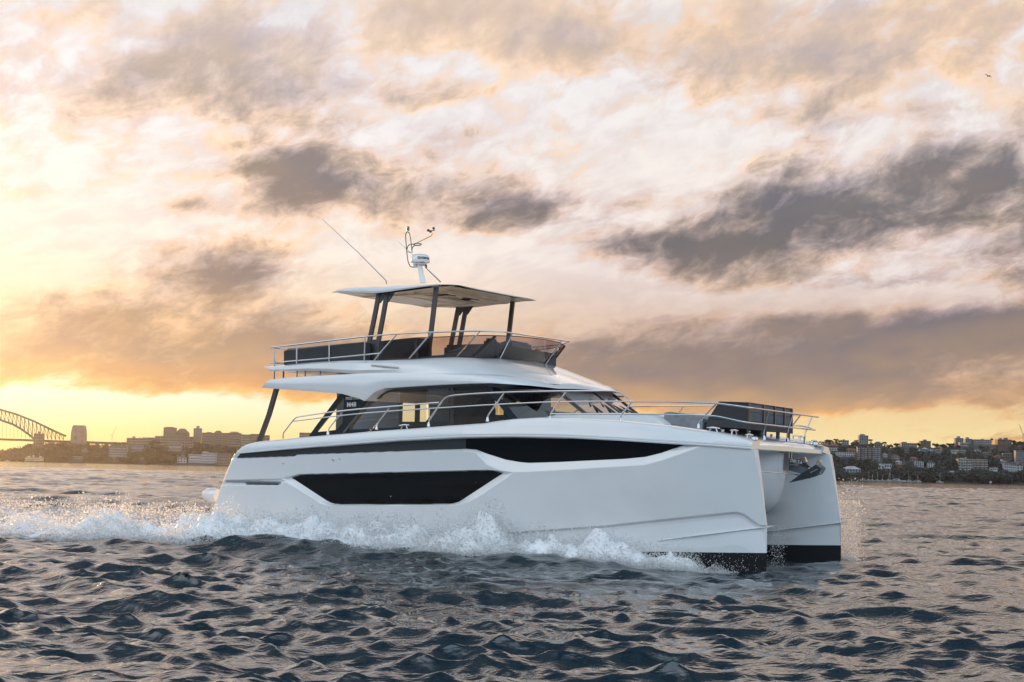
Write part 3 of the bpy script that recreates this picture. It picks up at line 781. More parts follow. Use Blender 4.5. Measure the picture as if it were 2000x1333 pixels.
def cruiser(px0, px1, h_px, label, D=1975.0):
    k = D / FPX; r = bpy.data.objects.new('motor_cruiser', None); COL.objects.link(r); p_ = pix_at((px0 + px1) / 2, 940, D); r.location = (p_.x, p_.y, 0); tag(r, label, 'motor boat', 'motor boats moored under the right shore')
    L = (px1 - px0) * k; H_ = h_px * k
    bm = bmesh.new(); rings_loft(bm, [[(x_ * L, -w_, H_ * .5 + max(0, x_)), (x_ * L, 0, -.4), (x_ * L, w_, H_ * .5 + max(0, x_))] for x_, w_ in ((-.5, 1.8), (0, 2.1), (.3, 1.5), (.52, .05))], close=True, cap0=True, cap1=True); finish('hull', bm, WALLS['white'], r)
    bm = bmesh.new(); slab(bm, [(-.32 * L, -1.4, H_ * .5), (.18 * L, -1.4, H_ * .5), (.05 * L, -1.4, H_), (-.28 * L, -1.4, H_)], (0, 2.8, 0)); c_ = finish('cabin', bm, WALLS['white'], r)
    bm = bmesh.new(); box(bm, (-.12 * L, -1.43, H_ * .75), (L * .28, .06, H_ * .2)); finish('window', bm, WIN, c_)
cruiser(1740, 1768, 6, 'long white motor cruiser moored among the masts'); cruiser(1784, 1790, 3.5, 'small white launch right of the long cruiser'); cruiser(1793, 1799, 4, 'white launch below the tall white villa'); cruiser(1681, 1692, 3.5, 'white launch behind the bow spray')
cruiser(5, 17, 3.2, 'white motor boat running past the rocks at the left edge', 2900.0)
# channel marker
r = bpy.data.objects.new('channel_marker', None); COL.objects.link(r); p_ = pix_at(1934.5, 944, 1940); r.location = (p_.x, p_.y, 0); tag(r, 'square white channel marker standing in the water by the right shore', 'marker')
bm = bmesh.new(); tube(bm, [(0, 0, -2), (0, 0, 1)], .3, 8); finish('pile', bm, BLACKC, r)
bm = bmesh.new(); box(bm, (0, -.3, 2.2), (2.9, .3, 2.4)); finish('board', bm, WALLS['white'], r)
# --- bird
gull = bpy.data.objects.new('seagull', None); COL.objects.link(gull); gull.location = pix_at(1930, 149, 190); tag(gull, 'dark bird gliding high in the sky at the upper right', 'bird')
bm = bmesh.new(); BIRD = mat('bird_feathers', (.05, .05, .055), .7)
lathe(bm, [(.01, -.22), (.05, -.15), (.075, 0), (.055, .12), (.04, .18), (.01, .23)], (0, 0, 0), 'X', 10)
slab(bm, [(-.2, -.03, 0), (-.36, -.09, 0), (-.36, .09, 0), (-.2, .03, 0)], (0, 0, .012)); finish('body', bm, BIRD, gull)
for s in (-1, 1):
    bm = bmesh.new(); slab(bm, [(.08, s * .03, .02), (.14, s * .28, .10), (.02, s * .62, .05), (-.04, s * .60, .05), (-.02, s * .28, .09), (-.08, s * .03, .02)], (0, 0, .012)); finish('wing', bm, BIRD, gull)
gull.rotation_euler = (.25, 0, 2.0)
# boat frame <-> photograph: the point on the boat's plane y = const (or x = const) under a photo pixel
CB = Vector((-(B_O[0] * B_F[0] + B_O[1] * B_F[1]), -(B_O[0] * B_P[0] + B_O[1] * B_P[1]), CAM_H))
def _bd(px, py):
    d = pix_dir(px, py)
    return Vector((d.x * B_F[0] + d.y * B_F[1], d.x * B_P[0] + d.y * B_P[1], d.z))
def Y(px, py, y):
    d = _bd(px, py); return CB + d * ((y - CB.y) / d.y)
def X(px, py, x):
    d = _bd(px, py); return CB + d * ((x - CB.x) / d.x)
def XZ(pts, y): return [(Y(a, b, y).x, Y(a, b, y).z) for a, b in pts]
def lerp_tab(tab, x):
    if x <= tab[0][0]: return tab[0][1]
    for (a, b), (c, d) in zip(tab, tab[1:]):
        if x <= c: return b + (d - b) * (x - a) / (c - a)
    return tab[-1][1]

# ------------------------------------------------------------------ boat materials
def gel(name, col, rough=.12):
    m = mat(name, col, rough, coat=0.6); p, n = nodes(m)
    p.inputs['Coat Roughness'].default_value = 0.03; p.inputs['Coat IOR'].default_value = 1.75
    oc = objco(m)
    nz = n.noise(oc, 0.9, 3.0, .5)
    m.node_tree.links.new(n.mix(n.rng(nz, .3, .7), tuple(c * .965 for c in col), col), p.inputs['Base Color'])
    nb = n.noise(oc, 1.3, 2.0, .5)
    m.node_tree.links.new(bump(m, nb, 0.10, 0.05), p.inputs['Normal'])
    m.node_tree.links.new(n.m('MULTIPLY_ADD', n.noise(oc, 14.0, 4.0, .6), .10, rough - .05), p.inputs['Roughness'])
    return m
GEL = gel('white_gelcoat', (.80, .81, .815))
ANTI = gel('antifouling', (.006, .007, .009), .35)
BLK = mat('black_glass', (.002, .002, .003), .03, ior=1.33)
OLIVE = mat('grey_tinted_panel', (.040, .045, .046), .07, ior=1.5)
STEEL = mat('polished_steel', (.62, .63, .65), .13, 1.0)
BLACKM = mat('black_metal', (.012, .013, .016), .35)
RUBBER = mat('black_rubber', (.010, .010, .012), .6)
SLATE = mat('slate_panel', (.016, .022, .030), .12, ior=1.5)
def fabric(name, col):
    m = mat(name, col, .85); p, n = nodes(m); oc = objco(m)
    w = n.noise(oc, 260.0, 2.0, .6); b_ = n.noise(oc, 7.0, 3.0, .6)
    m.node_tree.links.new(n.mix(n.rng(b_, .3, .7), tuple(c * .8 for c in col), tuple(c * 1.15 for c in col)), p.inputs['Base Color'])
    m.node_tree.links.new(bump(m, n.m('MULTIPLY_ADD', w, .25, b_), .5, .012), p.inputs['Normal'])
    return m
CHAR = fabric('charcoal_fabric', (.020, .022, .028))
GREYF = fabric('grey_cushion', (.20, .215, .23))
BLUEF = fabric('blue_grey_cover', (.085, .11, .14))
MESH = fabric('black_mesh_cloth', (.010, .010, .012))
TEAK = mat('teak', (.16, .085, .04), .6)
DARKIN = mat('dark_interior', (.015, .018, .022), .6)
WHITEL = mat('white_lettering', (.85, .85, .85), .4)
LAMPM = mat('pale_lens', (.75, .75, .72), .15)
def glass(name, tint, rough=.02, f0=1.5):
    m = bpy.data.materials.new(name); m.use_nodes = True; t = m.node_tree; t.nodes.clear()
    tr = t.nodes.new('ShaderNodeBsdfTransparent'); tr.inputs[0].default_value = tuple(tint) + (1,)
    g = t.nodes.new('ShaderNodeBsdfGlossy'); g.inputs['Roughness'].default_value = rough
    fr = t.nodes.new('ShaderNodeFresnel'); fr.inputs[0].default_value = f0
    mx = t.nodes.new('ShaderNodeMixShader'); o = t.nodes.new('ShaderNodeOutputMaterial')
    t.links.new(fr.outputs[0], mx.inputs[0]); t.links.new(tr.outputs[0], mx.inputs[1]); t.links.new(g.outputs[0], mx.inputs[2])
    t.links.new(mx.outputs[0], o.inputs[0]); return m
GLASS = glass('tinted_cabin_glass', (.68, .66, .58), f0=1.65)
SMOKE = glass('smoked_screen', (.54, .45, .43), f0=1.65)

yacht = bpy.data.objects.new('catamaran_yacht', None); COL.objects.link(yacht)
yacht.location = tuple(B_O); yacht.rotation_euler = (0, 0, -B_TH)
tag(yacht, 'large white two hulled motor yacht with flybridge and grey hardtop speeding across the harbour', 'yacht')

# ------------------------------------------------------------------ hulls
TOPL = [(470,868),(500,862),(600,852.5),(700,844),(800,836.5),(900,829),(940,826),(965,821.5),(1000,817.5),(1050,814.5),(1100,815.5),(1200,821),(1300,831),(1400,845),(1440,853),(1474,864)]
RUBL = [(462,886),(500,882.5),(640,870.5),(780,860),(900,854),(1000,852.5),(1100,854.5),(1200,859.5),(1300,866),(1400,872),(1477,878)]
def yo_base(x):
    t = max(0.0, (x - 8.4) / 4.4)
    return 2.98 - 0.80 * t ** 2.1
def pix_hull(px, py):
    y = -2.98
    for _ in range(6):
        q = Y(px, py, y); y = -yo_base(min(q.x, 12.8))
    return q
top_tab = [(pix_hull(*p).x, pix_hull(*p).z) for p in TOPL]
rub_tab = [(pix_hull(*p).x, pix_hull(*p).z) for p in RUBL]
STEM = [(-0.6, 12.70), (0.0, 12.795), (0.36, 12.80), (0.83, 12.80), (1.4, 12.72), (1.9, 12.64), (2.3, 12.56), (2.6, 12.50)]
TRAN = [(-0.6, -.14), (0.25, 0.05), (0.8, 0.26), (1.5, 0.58), (2.05, .87), (2.2, .96), (2.6, 1.06)]
up_win = [(pix_hull(*p).x, pix_hull(*p).z) for p in [(457,895),(466,885),(640,872.5),(780,862),(906,856.3),(1000,855),(1110,857),(1215,861.5),(1320,868),(1334,868.5),(1320,874),(1288,885),(1257,892.5),(1215,896.5),(1089,902.5),(1030,904.3),(1012,902.8),(984,898.0),(946,886),(927,878.8),(906,877),(780,881.5),(660,885.6),(577,888),(571,891.3)]]
up_out = [(pix_hull(*p).x, pix_hull(*p).z) for p in [(450,897),(462,883),(640,871),(780,860),(906,854.5),(1000,853),(1110,855),(1215,859.5),(1320,866),(1372,871),(1352,878),(1328,887),(1290,900),(1257,908.5),(1110,917.5),(1030,922),(985,923),(950,908),(930,884),(906,880),(780,883),(660,887),(580,889.5),(572,893)]]
lo_win = [(pix_hull(*p).x, pix_hull(*p).z) for p in [(563.7,933.4),(584,927.5),(700,925),(830,922),(948.7,919.3),(962,920.5),(977.6,924.5),(897.3,976),(890,980.5),(878,984),(860,985),(660,985.5),(647,984.5),(638,982),(630,977.5)]]
lo_out = [(pix_hull(*p).x, pix_hull(*p).z) for p in [(545,934.5),(584,926.3),(700,923.8),(830,920.8),(950,918),(1003,922.5),(985,936),(930,972),(912,980.5),(885,986.5),(640,987.5),(622,983),(612,975)]]
side_out = [(pix_hull(*p).x, pix_hull(*p).z) for p in [(436,937.5),(546,935),(556,940),(544,949),(430,949)]]
chine_a = [(pix_hull(*p).x, pix_hull(*p).z) for p in [(400,1017),(430,1017.5),(540,1018.5),(560,1019.5),(603,1037),(640,1045),(760,1046),(1000,1040),(1180,1027),(1300,1014),(1425,1001),(1440,1000.5),(1452,1004),(1482,1026)]]
def poly_sd(x, z, poly):
    P = np.array(poly); d = np.full(x.shape, 1e9); inside = np.zeros(x.shape, bool)
    for i in range(len(P)):
        a, b = P[i], P[(i + 1) % len(P)]
        e = b - a; L2 = max(e @ e, 1e-12)
        t = np.clip(((x - a[0]) * e[0] + (z - a[1]) * e[1]) / L2, 0, 1)
        d = np.minimum(d, np.hypot(x - a[0] - t * e[0], z - a[1] - t * e[1]))
        if a[1] != b[1]:
            cross = ((a[1] > z) != (b[1] > z)) & (x < (b[0] - a[0]) * (z - a[1]) / (b[1] - a[1]) + a[0])
            inside ^= cross
    return np.where(inside, -d, d)
def recess(x, z, out, win, depth):
    do, di = poly_sd(x, z, out), poly_sd(x, z, win)
    s = np.clip(-do, 0, None) / (np.clip(-do, 0, None) + np.clip(di, 0, None) + 1e-6)
    return np.where(do < 0, s * depth, 0.0)
rub_x, rub_z = np.array(rub_tab).T
def rubz(x): return np.interp(x, rub_x, rub_z)
ca = np.array(chine_a)
NS, NZ = 560, 300
S_, T_ = np.meshgrid(np.concatenate([np.linspace(0, .03, 12)[:-1], np.linspace(.03, 1, NS - 11)]), np.linspace(0, 1, NZ))
zz = -0.55 + T_ * (2.3 + 0.55)
sz_, sx_ = np.array(STEM).T; tz_, tx_ = np.array(TRAN).T
for _ in range(3):
    xx = np.interp(zz, tz_, tx_) * (1 - S_) + np.interp(zz, sz_, sx_) * S_
    zz = -0.55 + T_ * (rubz(xx) + 0.55)
tt = np.clip((xx - 8.4) / 4.4, 0, None)
yo = 2.98 - 0.80 * tt ** 2.1 - 0.10 * np.clip(1 - zz / 2.2, 0, 1) ** 1.3 * (1 - np.clip(tt, 0, 1) ** 3)
yo -= recess(xx, zz, up_out, up_win, 0.075) + recess(xx, zz, lo_out, lo_win, 0.085)
yo -= np.clip(-poly_sd(xx, zz, side_out) / 0.03, 0, 1) * 0.035
below = np.interp(xx, ca[:, 0], ca[:, 1]) - zz
yo -= np.clip(below / 0.035, 0, 1) * 0.045 * (1 - np.clip((below - 0.1) / 0.5, 0, 1))
dx_t = xx - np.interp(zz, tz_, tx_)
yo -= 0.16 * (1 - np.sqrt(np.clip(1 - (1 - np.clip(dx_t / 0.16, 0, 1)) ** 2, 0, 1)))
yo = np.maximum(yo, 2.16)
# inner (tunnel) side
NSI = 60
Si, Ti = np.meshgrid(np.linspace(1, 0, NSI), np.linspace(0, 1, NZ))
zi = zz[:, -1][:, None] * np.ones((1, NSI)); 
xi = np.interp(zi, tz_, tx_) * (1 - Si) + np.interp(zi, sz_, sx_) * Si
zi = -0.55 + Ti * (rubz(xi) + 0.55)
yi = 2.14 - 0.84 * np.clip((12.75 - xi) / 3.2, 0, 1) ** 0.75
yi += 0.03 * np.clip(((0.83 - (12.8 - xi) * 0.16) - zi) / 0.03, 0, 1)
HX = np.concatenate([xx, xi], 1); HY = np.concatenate([yo, yi], 1); HZ = np.concatenate([zz, zi], 1)
nzr, nsc = HX.shape
idx = np.arange(nzr * nsc).reshape(nzr, nsc)
hf = np.stack([idx[:-1, :-1], idx[:-1, 1:], idx[1:, 1:], idx[1:, :-1]], -1).reshape(-1, 4)
trn = np.stack([idx[:-1, -1], idx[:-1, 0], idx[1:, 0], idx[1:, -1]], -1)
hf = np.concatenate([hf, trn])
# hull paint: white with black antifouling below the boot line
HULLM = gel('hull_gelcoat', (.80, .81, .815))
p, n = nodes(HULLM)
hx, hy, hz = n.sep(objco(HULLM))
line = n.m('MULTIPLY_ADD', hx, 0.026, 0.362 - 0.026 * 12.8)
isblack = n.m('LESS_THAN', hz, line)
old = p.inputs['Base Color'].links[0].from_socket
HULLM.node_tree.links.new(n.mix(isblack, old, (.006, .007, .009)), p.inputs['Base Color'])
HULLM.node_tree.links.new(n.m('MULTIPLY_ADD', isblack, -.6, .6), p.inputs['Coat Weight'])
HULLM.node_tree.links.new(n.m('MULTIPLY_ADD', isblack, -.38, .5), p.inputs['Specular IOR Level'])
HULLM.node_tree.links.new(n.m('MULTIPLY_ADD', isblack, .4, p.inputs['Roughness'].links[0].from_socket), p.inputs['Roughness'])
for sgn in (-1, 1):
    co = np.stack([HX, sgn * HY, HZ], -1).reshape(-1, 3)
    f = hf if sgn < 0 else hf[:, ::-1]
    me = np_mesh('hull', co, f)
    me.set_sharp_from_angle(angle=math.radians(40))
    hull = link_mesh('hull', me, HULLM, yacht)
    # glass and panels let into the side, 4 mm in front of the recess floor
    def inlay(name, poly, off, m, parent):
        bm = bmesh.new()
        cx = np.array([q[0] for q in poly]); cz = np.array([q[1] for q in poly])
        # triangulate through vertical strips so the inlay follows the hull's curve
        xs = np.unique(np.concatenate([cx, np.arange(cx.min(), cx.max(), 0.12)]))
        cols_ = []
        for x_ in xs:
            zs = []
            for i in range(len(poly)):
                a, b = poly[i], poly[(i + 1) % len(poly)]
                if (a[0] - x_) * (b[0] - x_) <= 0 and a[0] != b[0]:
                    zs.append(a[1] + (b[1] - a[1]) * (x_ - a[0]) / (b[0] - a[0]))
                elif a[0] == b[0] == x_: zs += [a[1], b[1]]
            cols_.append((x_, min(zs), max(zs)))
        prev = None
        for x_, z0, z1 in cols_:
            t_ = max(0., (x_ - 8.4) / 4.4)
            y_ = lambda z: sgn * (2.98 - .80 * t_ ** 2.1 - .10 * max(0, 1 - z / 2.2) ** 1.3 * (1 - min(t_, 1) ** 3) - off)
            cur = [bm.verts.new((x_, y_(z0 + (z1 - z0) * k / 3), z0 + (z1 - z0) * k / 3)) for k in range(4)]
            if prev:
                for k in range(3):
                    try: bm.faces.new((prev[k], cur[k], cur[k + 1], prev[k + 1]))
                    except ValueError: pass
            prev = cur
        bmesh.ops.remove_doubles(bm, verts=bm.verts, dist=1e-5)
        return finish(name, bm, m, parent, 60)
    xs_ = pix_hull(906, 867).x
    front = [q for q in up_win if q[0] >= xs_ - 0.01]
    back = [q for q in up_win if q[0] <= xs_ + 0.01]
    hw = inlay('hull_window', front, 0.070, BLK, hull); hw['label'] = 'long black upper hull window tapering to the bow'
    pn = inlay('side_panel', back, 0.070, OLIVE, hull)
    lw = inlay('hull_window', lo_win, 0.080, BLK, hull); lw['label'] = 'black lower hull window with slanting ends'
    # opening portholes behind the black glass, seen as thin frames
    for (px, py) in ((613, 941.5), (911, 939)):
        q = pix_hull(px, py); bm = bmesh.new()
        for ax, az_, w_, h_ in ((0, .075, .21, .008), (0, -.075, .21, .008), (.105, 0, .008, .15), (-.105, 0, .008, .15)):
            box(bm, (q.x + ax, sgn * (2.98 - .045 - .079), q.z + az_), (w_, .006, h_))
        finish('port_light', bm, mat('bronze_frame', (.05, .035, .025), .4), lw)
    # engine-room air grille aft
    g0, g1 = pix_hull(438, 939), pix_hull(545, 937)
    bm = bmesh.new(); box(bm, ((g0.x + g1.x) / 2, sgn * 2.915, g0.z - .01), (g1.x - g0.x, .05, .055), bev=.008)
    finish('rub_strip', bm, STEEL, hull)
    g0, g1 = pix_hull(478, 941), pix_hull(541, 948)
    bm = bmesh.new()
    for k in range(4): box(bm, ((g0.x + g1.x) / 2, sgn * 2.925, g1.z + (g0.z - g1.z) * (k + .5) / 4), (g1.x - g0.x, .03, (g0.z - g1.z) / 4 - .006))
    finish('air_vent', bm, OLIVE, hull)
    for (px, py, r) in ((650.5, 898, .035), (663, 897, .016), (553, 906, .016)):
        q = pix_hull(px, py); bm = bmesh.new()
        lathe(bm, [(r, -.02), (r, .012), (r * .7, .018), (r * .55, .004)], (q.x, 2.968, q.z), 'Y', 14)
        for v in bm.verts: v.co.y *= sgn
        finish('skin_fitting', bm, STEEL, hull)
    # spray rail round the stem
    for side in (0, 1):
        bm = bmesh.new(); rr = []
        for k in range(15):
            x_ = 10.9 + (12.80 - 10.9) * k / 14.0
            z_ = 0.83 - (12.8 - x_) * .16
            t_ = max(0., (x_ - 8.4) / 4.4)
            yb = (2.98 - .80 * t_ ** 2.1 - .06) if side == 0 else (2.14 - .84 * max(0, (12.75 - x_) / 3.2) ** .75 + .02)
            o_ = (.045 if side == 0 else -.045) * min(1, k / 5.0)
            rr.append([(x_, sgn * yb, z_ + .012), (x_, sgn * (yb + o_), z_ + .004), (x_, sgn * (yb + o_), z_ - .008), (x_, sgn * yb, z_ - .022)])
        rr.append([(12.94, sgn * 2.17, .862), (12.94, sgn * (2.175 if side == 0 else 2.165), .862), (12.94, sgn * (2.175 if side == 0 else 2.165), .856), (12.94, sgn * 2.17, .854)])
        rings_loft(bm, rr, close=True, cap0=True, cap1=True)
        finish('spray_rail', bm, GEL, hull)
    # bulwark: moulded band above the rub line with the capping
    bm = bmesh.new(); rr = []
    xs_b = np.concatenate([np.linspace(1.0, 1.4, 8), np.linspace(1.5, 12.53, 90)])
    tx, tz = np.array(top_tab).T
    for x_ in xs_b:
        zr, zt = float(rubz(x_)), float(np.interp(x_, tx, tz))
        if x_ < 1.35: zt -= .10 * (1 - math.sqrt(max(0, 1 - ((1.35 - x_) / .35) ** 2)))
        t_ = max(0., (x_ - 8.4) / 4.4); yb = 2.98 - .80 * t_ ** 2.1
        h = zt - zr
        rr.append([(x_, sgn * (yb - .03), zr - .012), (x_, sgn * (yb + .022), zr - .010), (x_, sgn * (yb + .028), zr + .012), (x_, sgn * (yb + .008), zr + .022), (x_, sgn * (yb + .010), zr + .050), (x_, sgn * (yb - .008), zr + .062),
                   (x_, sgn * (yb - .03 - .02), zr + h * .55), (x_, sgn * (yb - .075), zr + h * .86), (x_, sgn * (yb - .105), zr + h * .96), (x_, sgn * (yb - .15), zt), (x_, sgn * (yb - .42), zt + .01), (x_, sgn * (yb - .45), zt - .12)])
    rings_loft(bm, rr, cap0=True, cap1=True)
    finish('bulwark', bm, GEL, yacht, 28)
    # swim platform stern
    bm = bmesh.new(); box(bm, (-.20, sgn * 2.1, .42), (1.2, 1.5, .22), bev=.05)
    finish('stern_platform', bm, GEL, yacht)
    bm = bmesh.new()
    for xx_ in (.0, .12): tube(bm, curve([(xx_ - .2, sgn * 2.7, .53), (xx_ - .2, sgn * 2.7, .60), (xx_ - .13, sgn * 2.7, .60)], 4), .018)
    finish('mooring_cleat', bm, BLACKM, yacht)
    q = Y(398, 967, -2.2)
# deck and wet deck joining the hulls
bm = bmesh.new(); rr = []
for x_ in np.linspace(1.0, 12.35, 40):
    zt = float(np.interp(x_, tx, tz)) - .05
    w = 2.98 - .80 * max(0, (x_ - 8.4) / 4.4) ** 2.1 - .40
    rr.append([(x_, y_, zt + .05 * (1 - (y_ / 3) ** 2)) for y_ in np.linspace(-w, w, 9)])
rings_loft(bm, rr); finish('deck', bm, GEL, yacht)
bm = bmesh.new(); rr = []
for x_ in np.linspace(.4, 12.0, 24): rr.append([(x_, -1.5, 1.25), (x_, 1.5, 1.25)])
rings_loft(bm, rr); finish('wet_deck', bm, GEL, yacht)
# central nacelle between the hulls
bm = bmesh.new(); rr = []
KEEL = [(12.37, 2.20), (12.372, 1.95), (12.37, 1.80), (12.33, 1.55), (12.24, 1.28), (12.10, 1.08), (11.9, .95), (11.5, .86), (10.5, .84), (8.0, .84)]
for (kx, kz) in KEEL:
    d = 12.372 - kx
    rr.append([(kx - .02 - 1.2, -1.48, max(kz, 1.22)), (kx - .35 - .3 * d, -.80 + .2 * 0, kz + .02 + .10 * (kz < 1.9)), (kx - .05, -.16, kz + .005), (kx, 0, kz), (kx - .05, .16, kz + .005), (kx - .35 - .3 * d, .80, kz + .02 + .10 * (kz < 1.9)), (kx - .02 - 1.2, 1.48, max(kz, 1.22))])
rings_loft(bm, rr); finish('nacelle', bm, GEL, yacht, 50)
# fore crossbeam with its moulded lip
bm = bmesh.new(); rr = []
for y_ in np.linspace(-2.22, 2.22, 21):
    c_ = .03 * (1 - (y_ / 2.2) ** 2)
    rr.append([(12.10, y_, 2.20), (12.10, y_, 2.45 + c_), (12.20, y_, 2.44 + c_), (12.34, y_, 2.40 + c_), (12.44, y_, 2.345 + c_), (12.50, y_, 2.29 + c_), (12.50, y_, 2.235), (12.47, y_, 2.215)])
rings_loft(bm, rr, close=True, cap0=True, cap1=True); finish('crossbeam', bm, GEL, yacht, 30)
# gangway stowed on the stern
bm = bmesh.new()
lathe(bm, [(.02, -.20), (.10, -.18), (.15, -.08), (.16, .10), (.14, .20), (.05, .23)], tuple(Y(412, 967, -2.45)), 'X', 16)
tb = finish('stern_fender', bm, GEL, yacht)
# ------------------------------------------------------------------ superstructure
def mirror_rings(bm, near, **kw):
    """near: list of rings (each a list of points from starboard edge to centre line) -> full-width loft"""
    rr = []
    for r in near:
        r = [Vector(p) for p in r]
        rr.append(r + [Vector((p.x, -p.y, p.z)) for p in reversed(r) if abs(p.y) > 1e-6])
    return rings_loft(bm, rr, **kw)
# coach roof: aft overhang over the cockpit, cabin top, rounded front
low = [Y(510.5,757.5,-2.42), Y(545,760,-2.42), Y(600,763.5,-2.42), Y(667,769,-2.42), Y(700,778,-2.42), Y(711,783,-2.42), Y(718,778,-2.42), Y(727,769.5,-2.42), Y(738,763,-2.42), Y(752,758.5,-2.42), Y(800,755,-2.42), Y(860,751.5,-2.42), Y(920,749,-2.40), Y(960,748.5,-2.34), Y(1000,751,-2.2), Y(1035,754,-1.98), Y(1065,757.5,-1.72), Y(1090,761,-1.42)]
upp = [Y(528,741.5,-2.40), Y(552,738.5,-2.40), Y(602,735,-2.40), Y(669,731.5,-2.40), Y(700,730,-2.40), Y(711,729.7,-2.40), Y(718,729.4,-2.40), Y(727,729,-2.40), Y(738,729,-2.40), Y(752,728.6,-2.40), Y(800,728.2,-2.40), Y(860,729,-2.38), Y(920,731.2,-2.34), Y(960,733.8,-2.26), Y(1000,737.8,-2.1), Y(1030,742,-1.86), Y(1058,746.5,-1.58), Y(1080,750.5,-1.28)]
fx, fz = low[-1].x, low[-1].z
gx_, gz_ = upp[-1].x, upp[-1].z
# front edge from the starboard corner to the centre line
for k, (yy, dx_) in enumerate(((-1.0, .20), (-.55, .30), (0.0, .34))):
    low.append(Vector((fx + dx_, yy, fz + .01))); upp.append(Vector((gx_ + dx_ * .95, yy * .95, gz_ + .02)))
bm = bmesh.new(); rr = []
for a, b in zip(low, upp):
    mid = a.lerp(b, .5); out = Vector((0, -.03, 0)) if a.y < -1.2 else Vector((.03, 0, 0))
    inn = Vector((a.x - (.25 if a.y > -1.5 else 0), a.y * .9, a.z + .005))
    top = Vector((b.x - (.35 if b.y > -1.5 else 0), b.y * .93, b.z + .025))
    rr.append([inn, a, a.lerp(b, .12) + out * .5, mid + out, a.lerp(b, .85) + out * .7, b, top])
full = rr + [[Vector((p.x, -p.y, p.z)) for p in r] for r in reversed(rr[:-1])]
V_ = rings_loft(bm, full)
# aft edge, soffit and top skins across the beam
V2 = []
nR = len(full)
half_n = len(rr)
for i in range(half_n - 1):
    j, jj = i, nR - 1 - i
    try: bm.faces.new((V_[i][0], V_[i + 1][0], V_[nR - 2 - i][0], V_[nR - 1 - i][0]))
    except ValueError: pass
    try: bm.faces.new((V_[i][-1], V_[i + 1][-1], V_[nR - 2 - i][-1], V_[nR - 1 - i][-1]))
    except ValueError: pass
rings_loft(bm, [[v.co.copy() for v in V_[0]], [v.co.copy() for v in V_[-1]]])
bmesh.ops.remove_doubles(bm, verts=bm.verts, dist=1e-4)
finish('coach_roof', bm, GEL, yacht, 32, shear=True)
# soffit panel lines (downlights)
# flybridge coaming: upper wing with the slot beneath it aft, blending into the roof forward
cl = [Y(520,717.5,-2.38), Y(529,725,-2.38), Y(560,725.3,-2.38), Y(600,724.2,-2.38), Y(640,725.8,-2.38), Y(670,728.5,-2.38), Y(690,730.2,-2.38), Y(740,729.0,-2.38), Y(800,728.0,-2.36), Y(860,728.8,-2.32), Y(920,731,-2.22), Y(970,737.5,-2.1), Y(1010,744,-1.9)]
cu_ = [Y(520.5,716,-2.36), Y(540,714.2,-2.36), Y(575,711,-2.36), Y(620,707.2,-2.36), Y(660,705,-2.36), Y(690,704.3,-2.34), Y(712,704.2,-2.32), Y(752,704.4,-2.28), Y(800,702.6,-2.16), Y(850,699.8,-2.0), Y(890,699,-1.85), Y(925,700.3,-1.66), Y(945,702.3,-1.42)]
bm = bmesh.new(); rr = []
for k, (a, b) in enumerate(zip(cl, cu_)):
    o_ = Vector((0, -.05 - .02 * (k < 7), 0))
    rr.append([Vector((a.x, a.y + .25, a.z + .03)), a, a.lerp(b, .25) + o_, a.lerp(b, .75) + o_, b, Vector((b.x - .02, b.y + .09, b.z + .004)), Vector((b.x - .03, b.y + .30, b.z - .10))])
c1, b1 = cl[-1], cu_[-1]; 
for yy, dxl, dxu in ((-1.2, .62, .18), (-.6, .80, .26), (0, .86, .29)):
    a = Vector((c1.x + dxl, yy * 1.1, gz_ - .03)); b = Vector((b1.x + dxu, yy, b1.z + .01))
    rr.append([a + Vector((-.3, .0, -.02)), a, a.lerp(b, .25) + Vector((0, 0, .015)), a.lerp(b, .75) + Vector((0, 0, .01)), b, b + Vector((-.10, 0, .004)), b + Vector((-.3, 0, -.10))])
full = rr + [[Vector((p.x, -p.y, p.z)) for p in r] for r in reversed(rr[:-1])]
V_ = rings_loft(bm, full)
n_ = len(full)
for i in range(len(rr) - 1):                                  # flybridge sole
    try: bm.faces.new((V_[i][-1], V_[i + 1][-1], V_[n_ - 2 - i][-1], V_[n_ - 1 - i][-1]))
    except ValueError: pass
for i in range(7):                                            # underside of the wing above the slot
    try: bm.faces.new((V_[i][0], V_[i + 1][0], V_[n_ - 2 - i][0], V_[n_ - 1 - i][0]))
    except ValueError: pass
rings_loft(bm, [[v.co.copy() for v in V_[0]], [v.co.copy() for v in V_[-1]]])
bmesh.ops.remove_doubles(bm, verts=bm.verts, dist=1e-4)
fly = finish('flybridge_coaming', bm, GEL, yacht, 32, shear=True)
for s in (-1, 1):
    bm = bmesh.new()
    a, b = Y(725,712.2,-2.40), Y(778,717.3,-2.38)
    for p_ in (a, b): p_.y *= -s
    tube(bm, [a, a.lerp(b, .5), b], .022, 8)
    finish('courtesy_light', bm, LAMPM, fly, shear=True)
# small posts in the slot
bm_pts = [(536,726,743), (554,726,741), (580,727,738), (596,727,736), (625,727,734)]
for px, y0, y1 in bm_pts:
    for s in (-1, 1):
        a, b = Y(px, y0 - 3, -2.2), Y(px, y1, -2.2); a.y *= -s; b.y *= -s; b.x = a.x
        bm = bmesh.new(); tube(bm, [a, b], .018); finish('slot_post', bm, STEEL if px != 554 else BLACKM, yacht, shear=True)
# cockpit roof posts
for s in (-1, 1):
    bm = bmesh.new(); a, b = Y(541,757,-2.25), Y(506,864,-2.25)
    a.y *= -s; b.y *= -s
    rings_loft(bm, [[c_ + Vector(d) for d in ((-.05, -.04, 0), (.05, -.04, 0), (.05, .04, 0), (-.05, .04, 0))] for c_ in (a, a.lerp(b, .5) + Vector((.03, 0, 0)), b)], close=True, cap0=True, cap1=True)
    finish('roof_post', bm, BLACKM, yacht, shear=True)

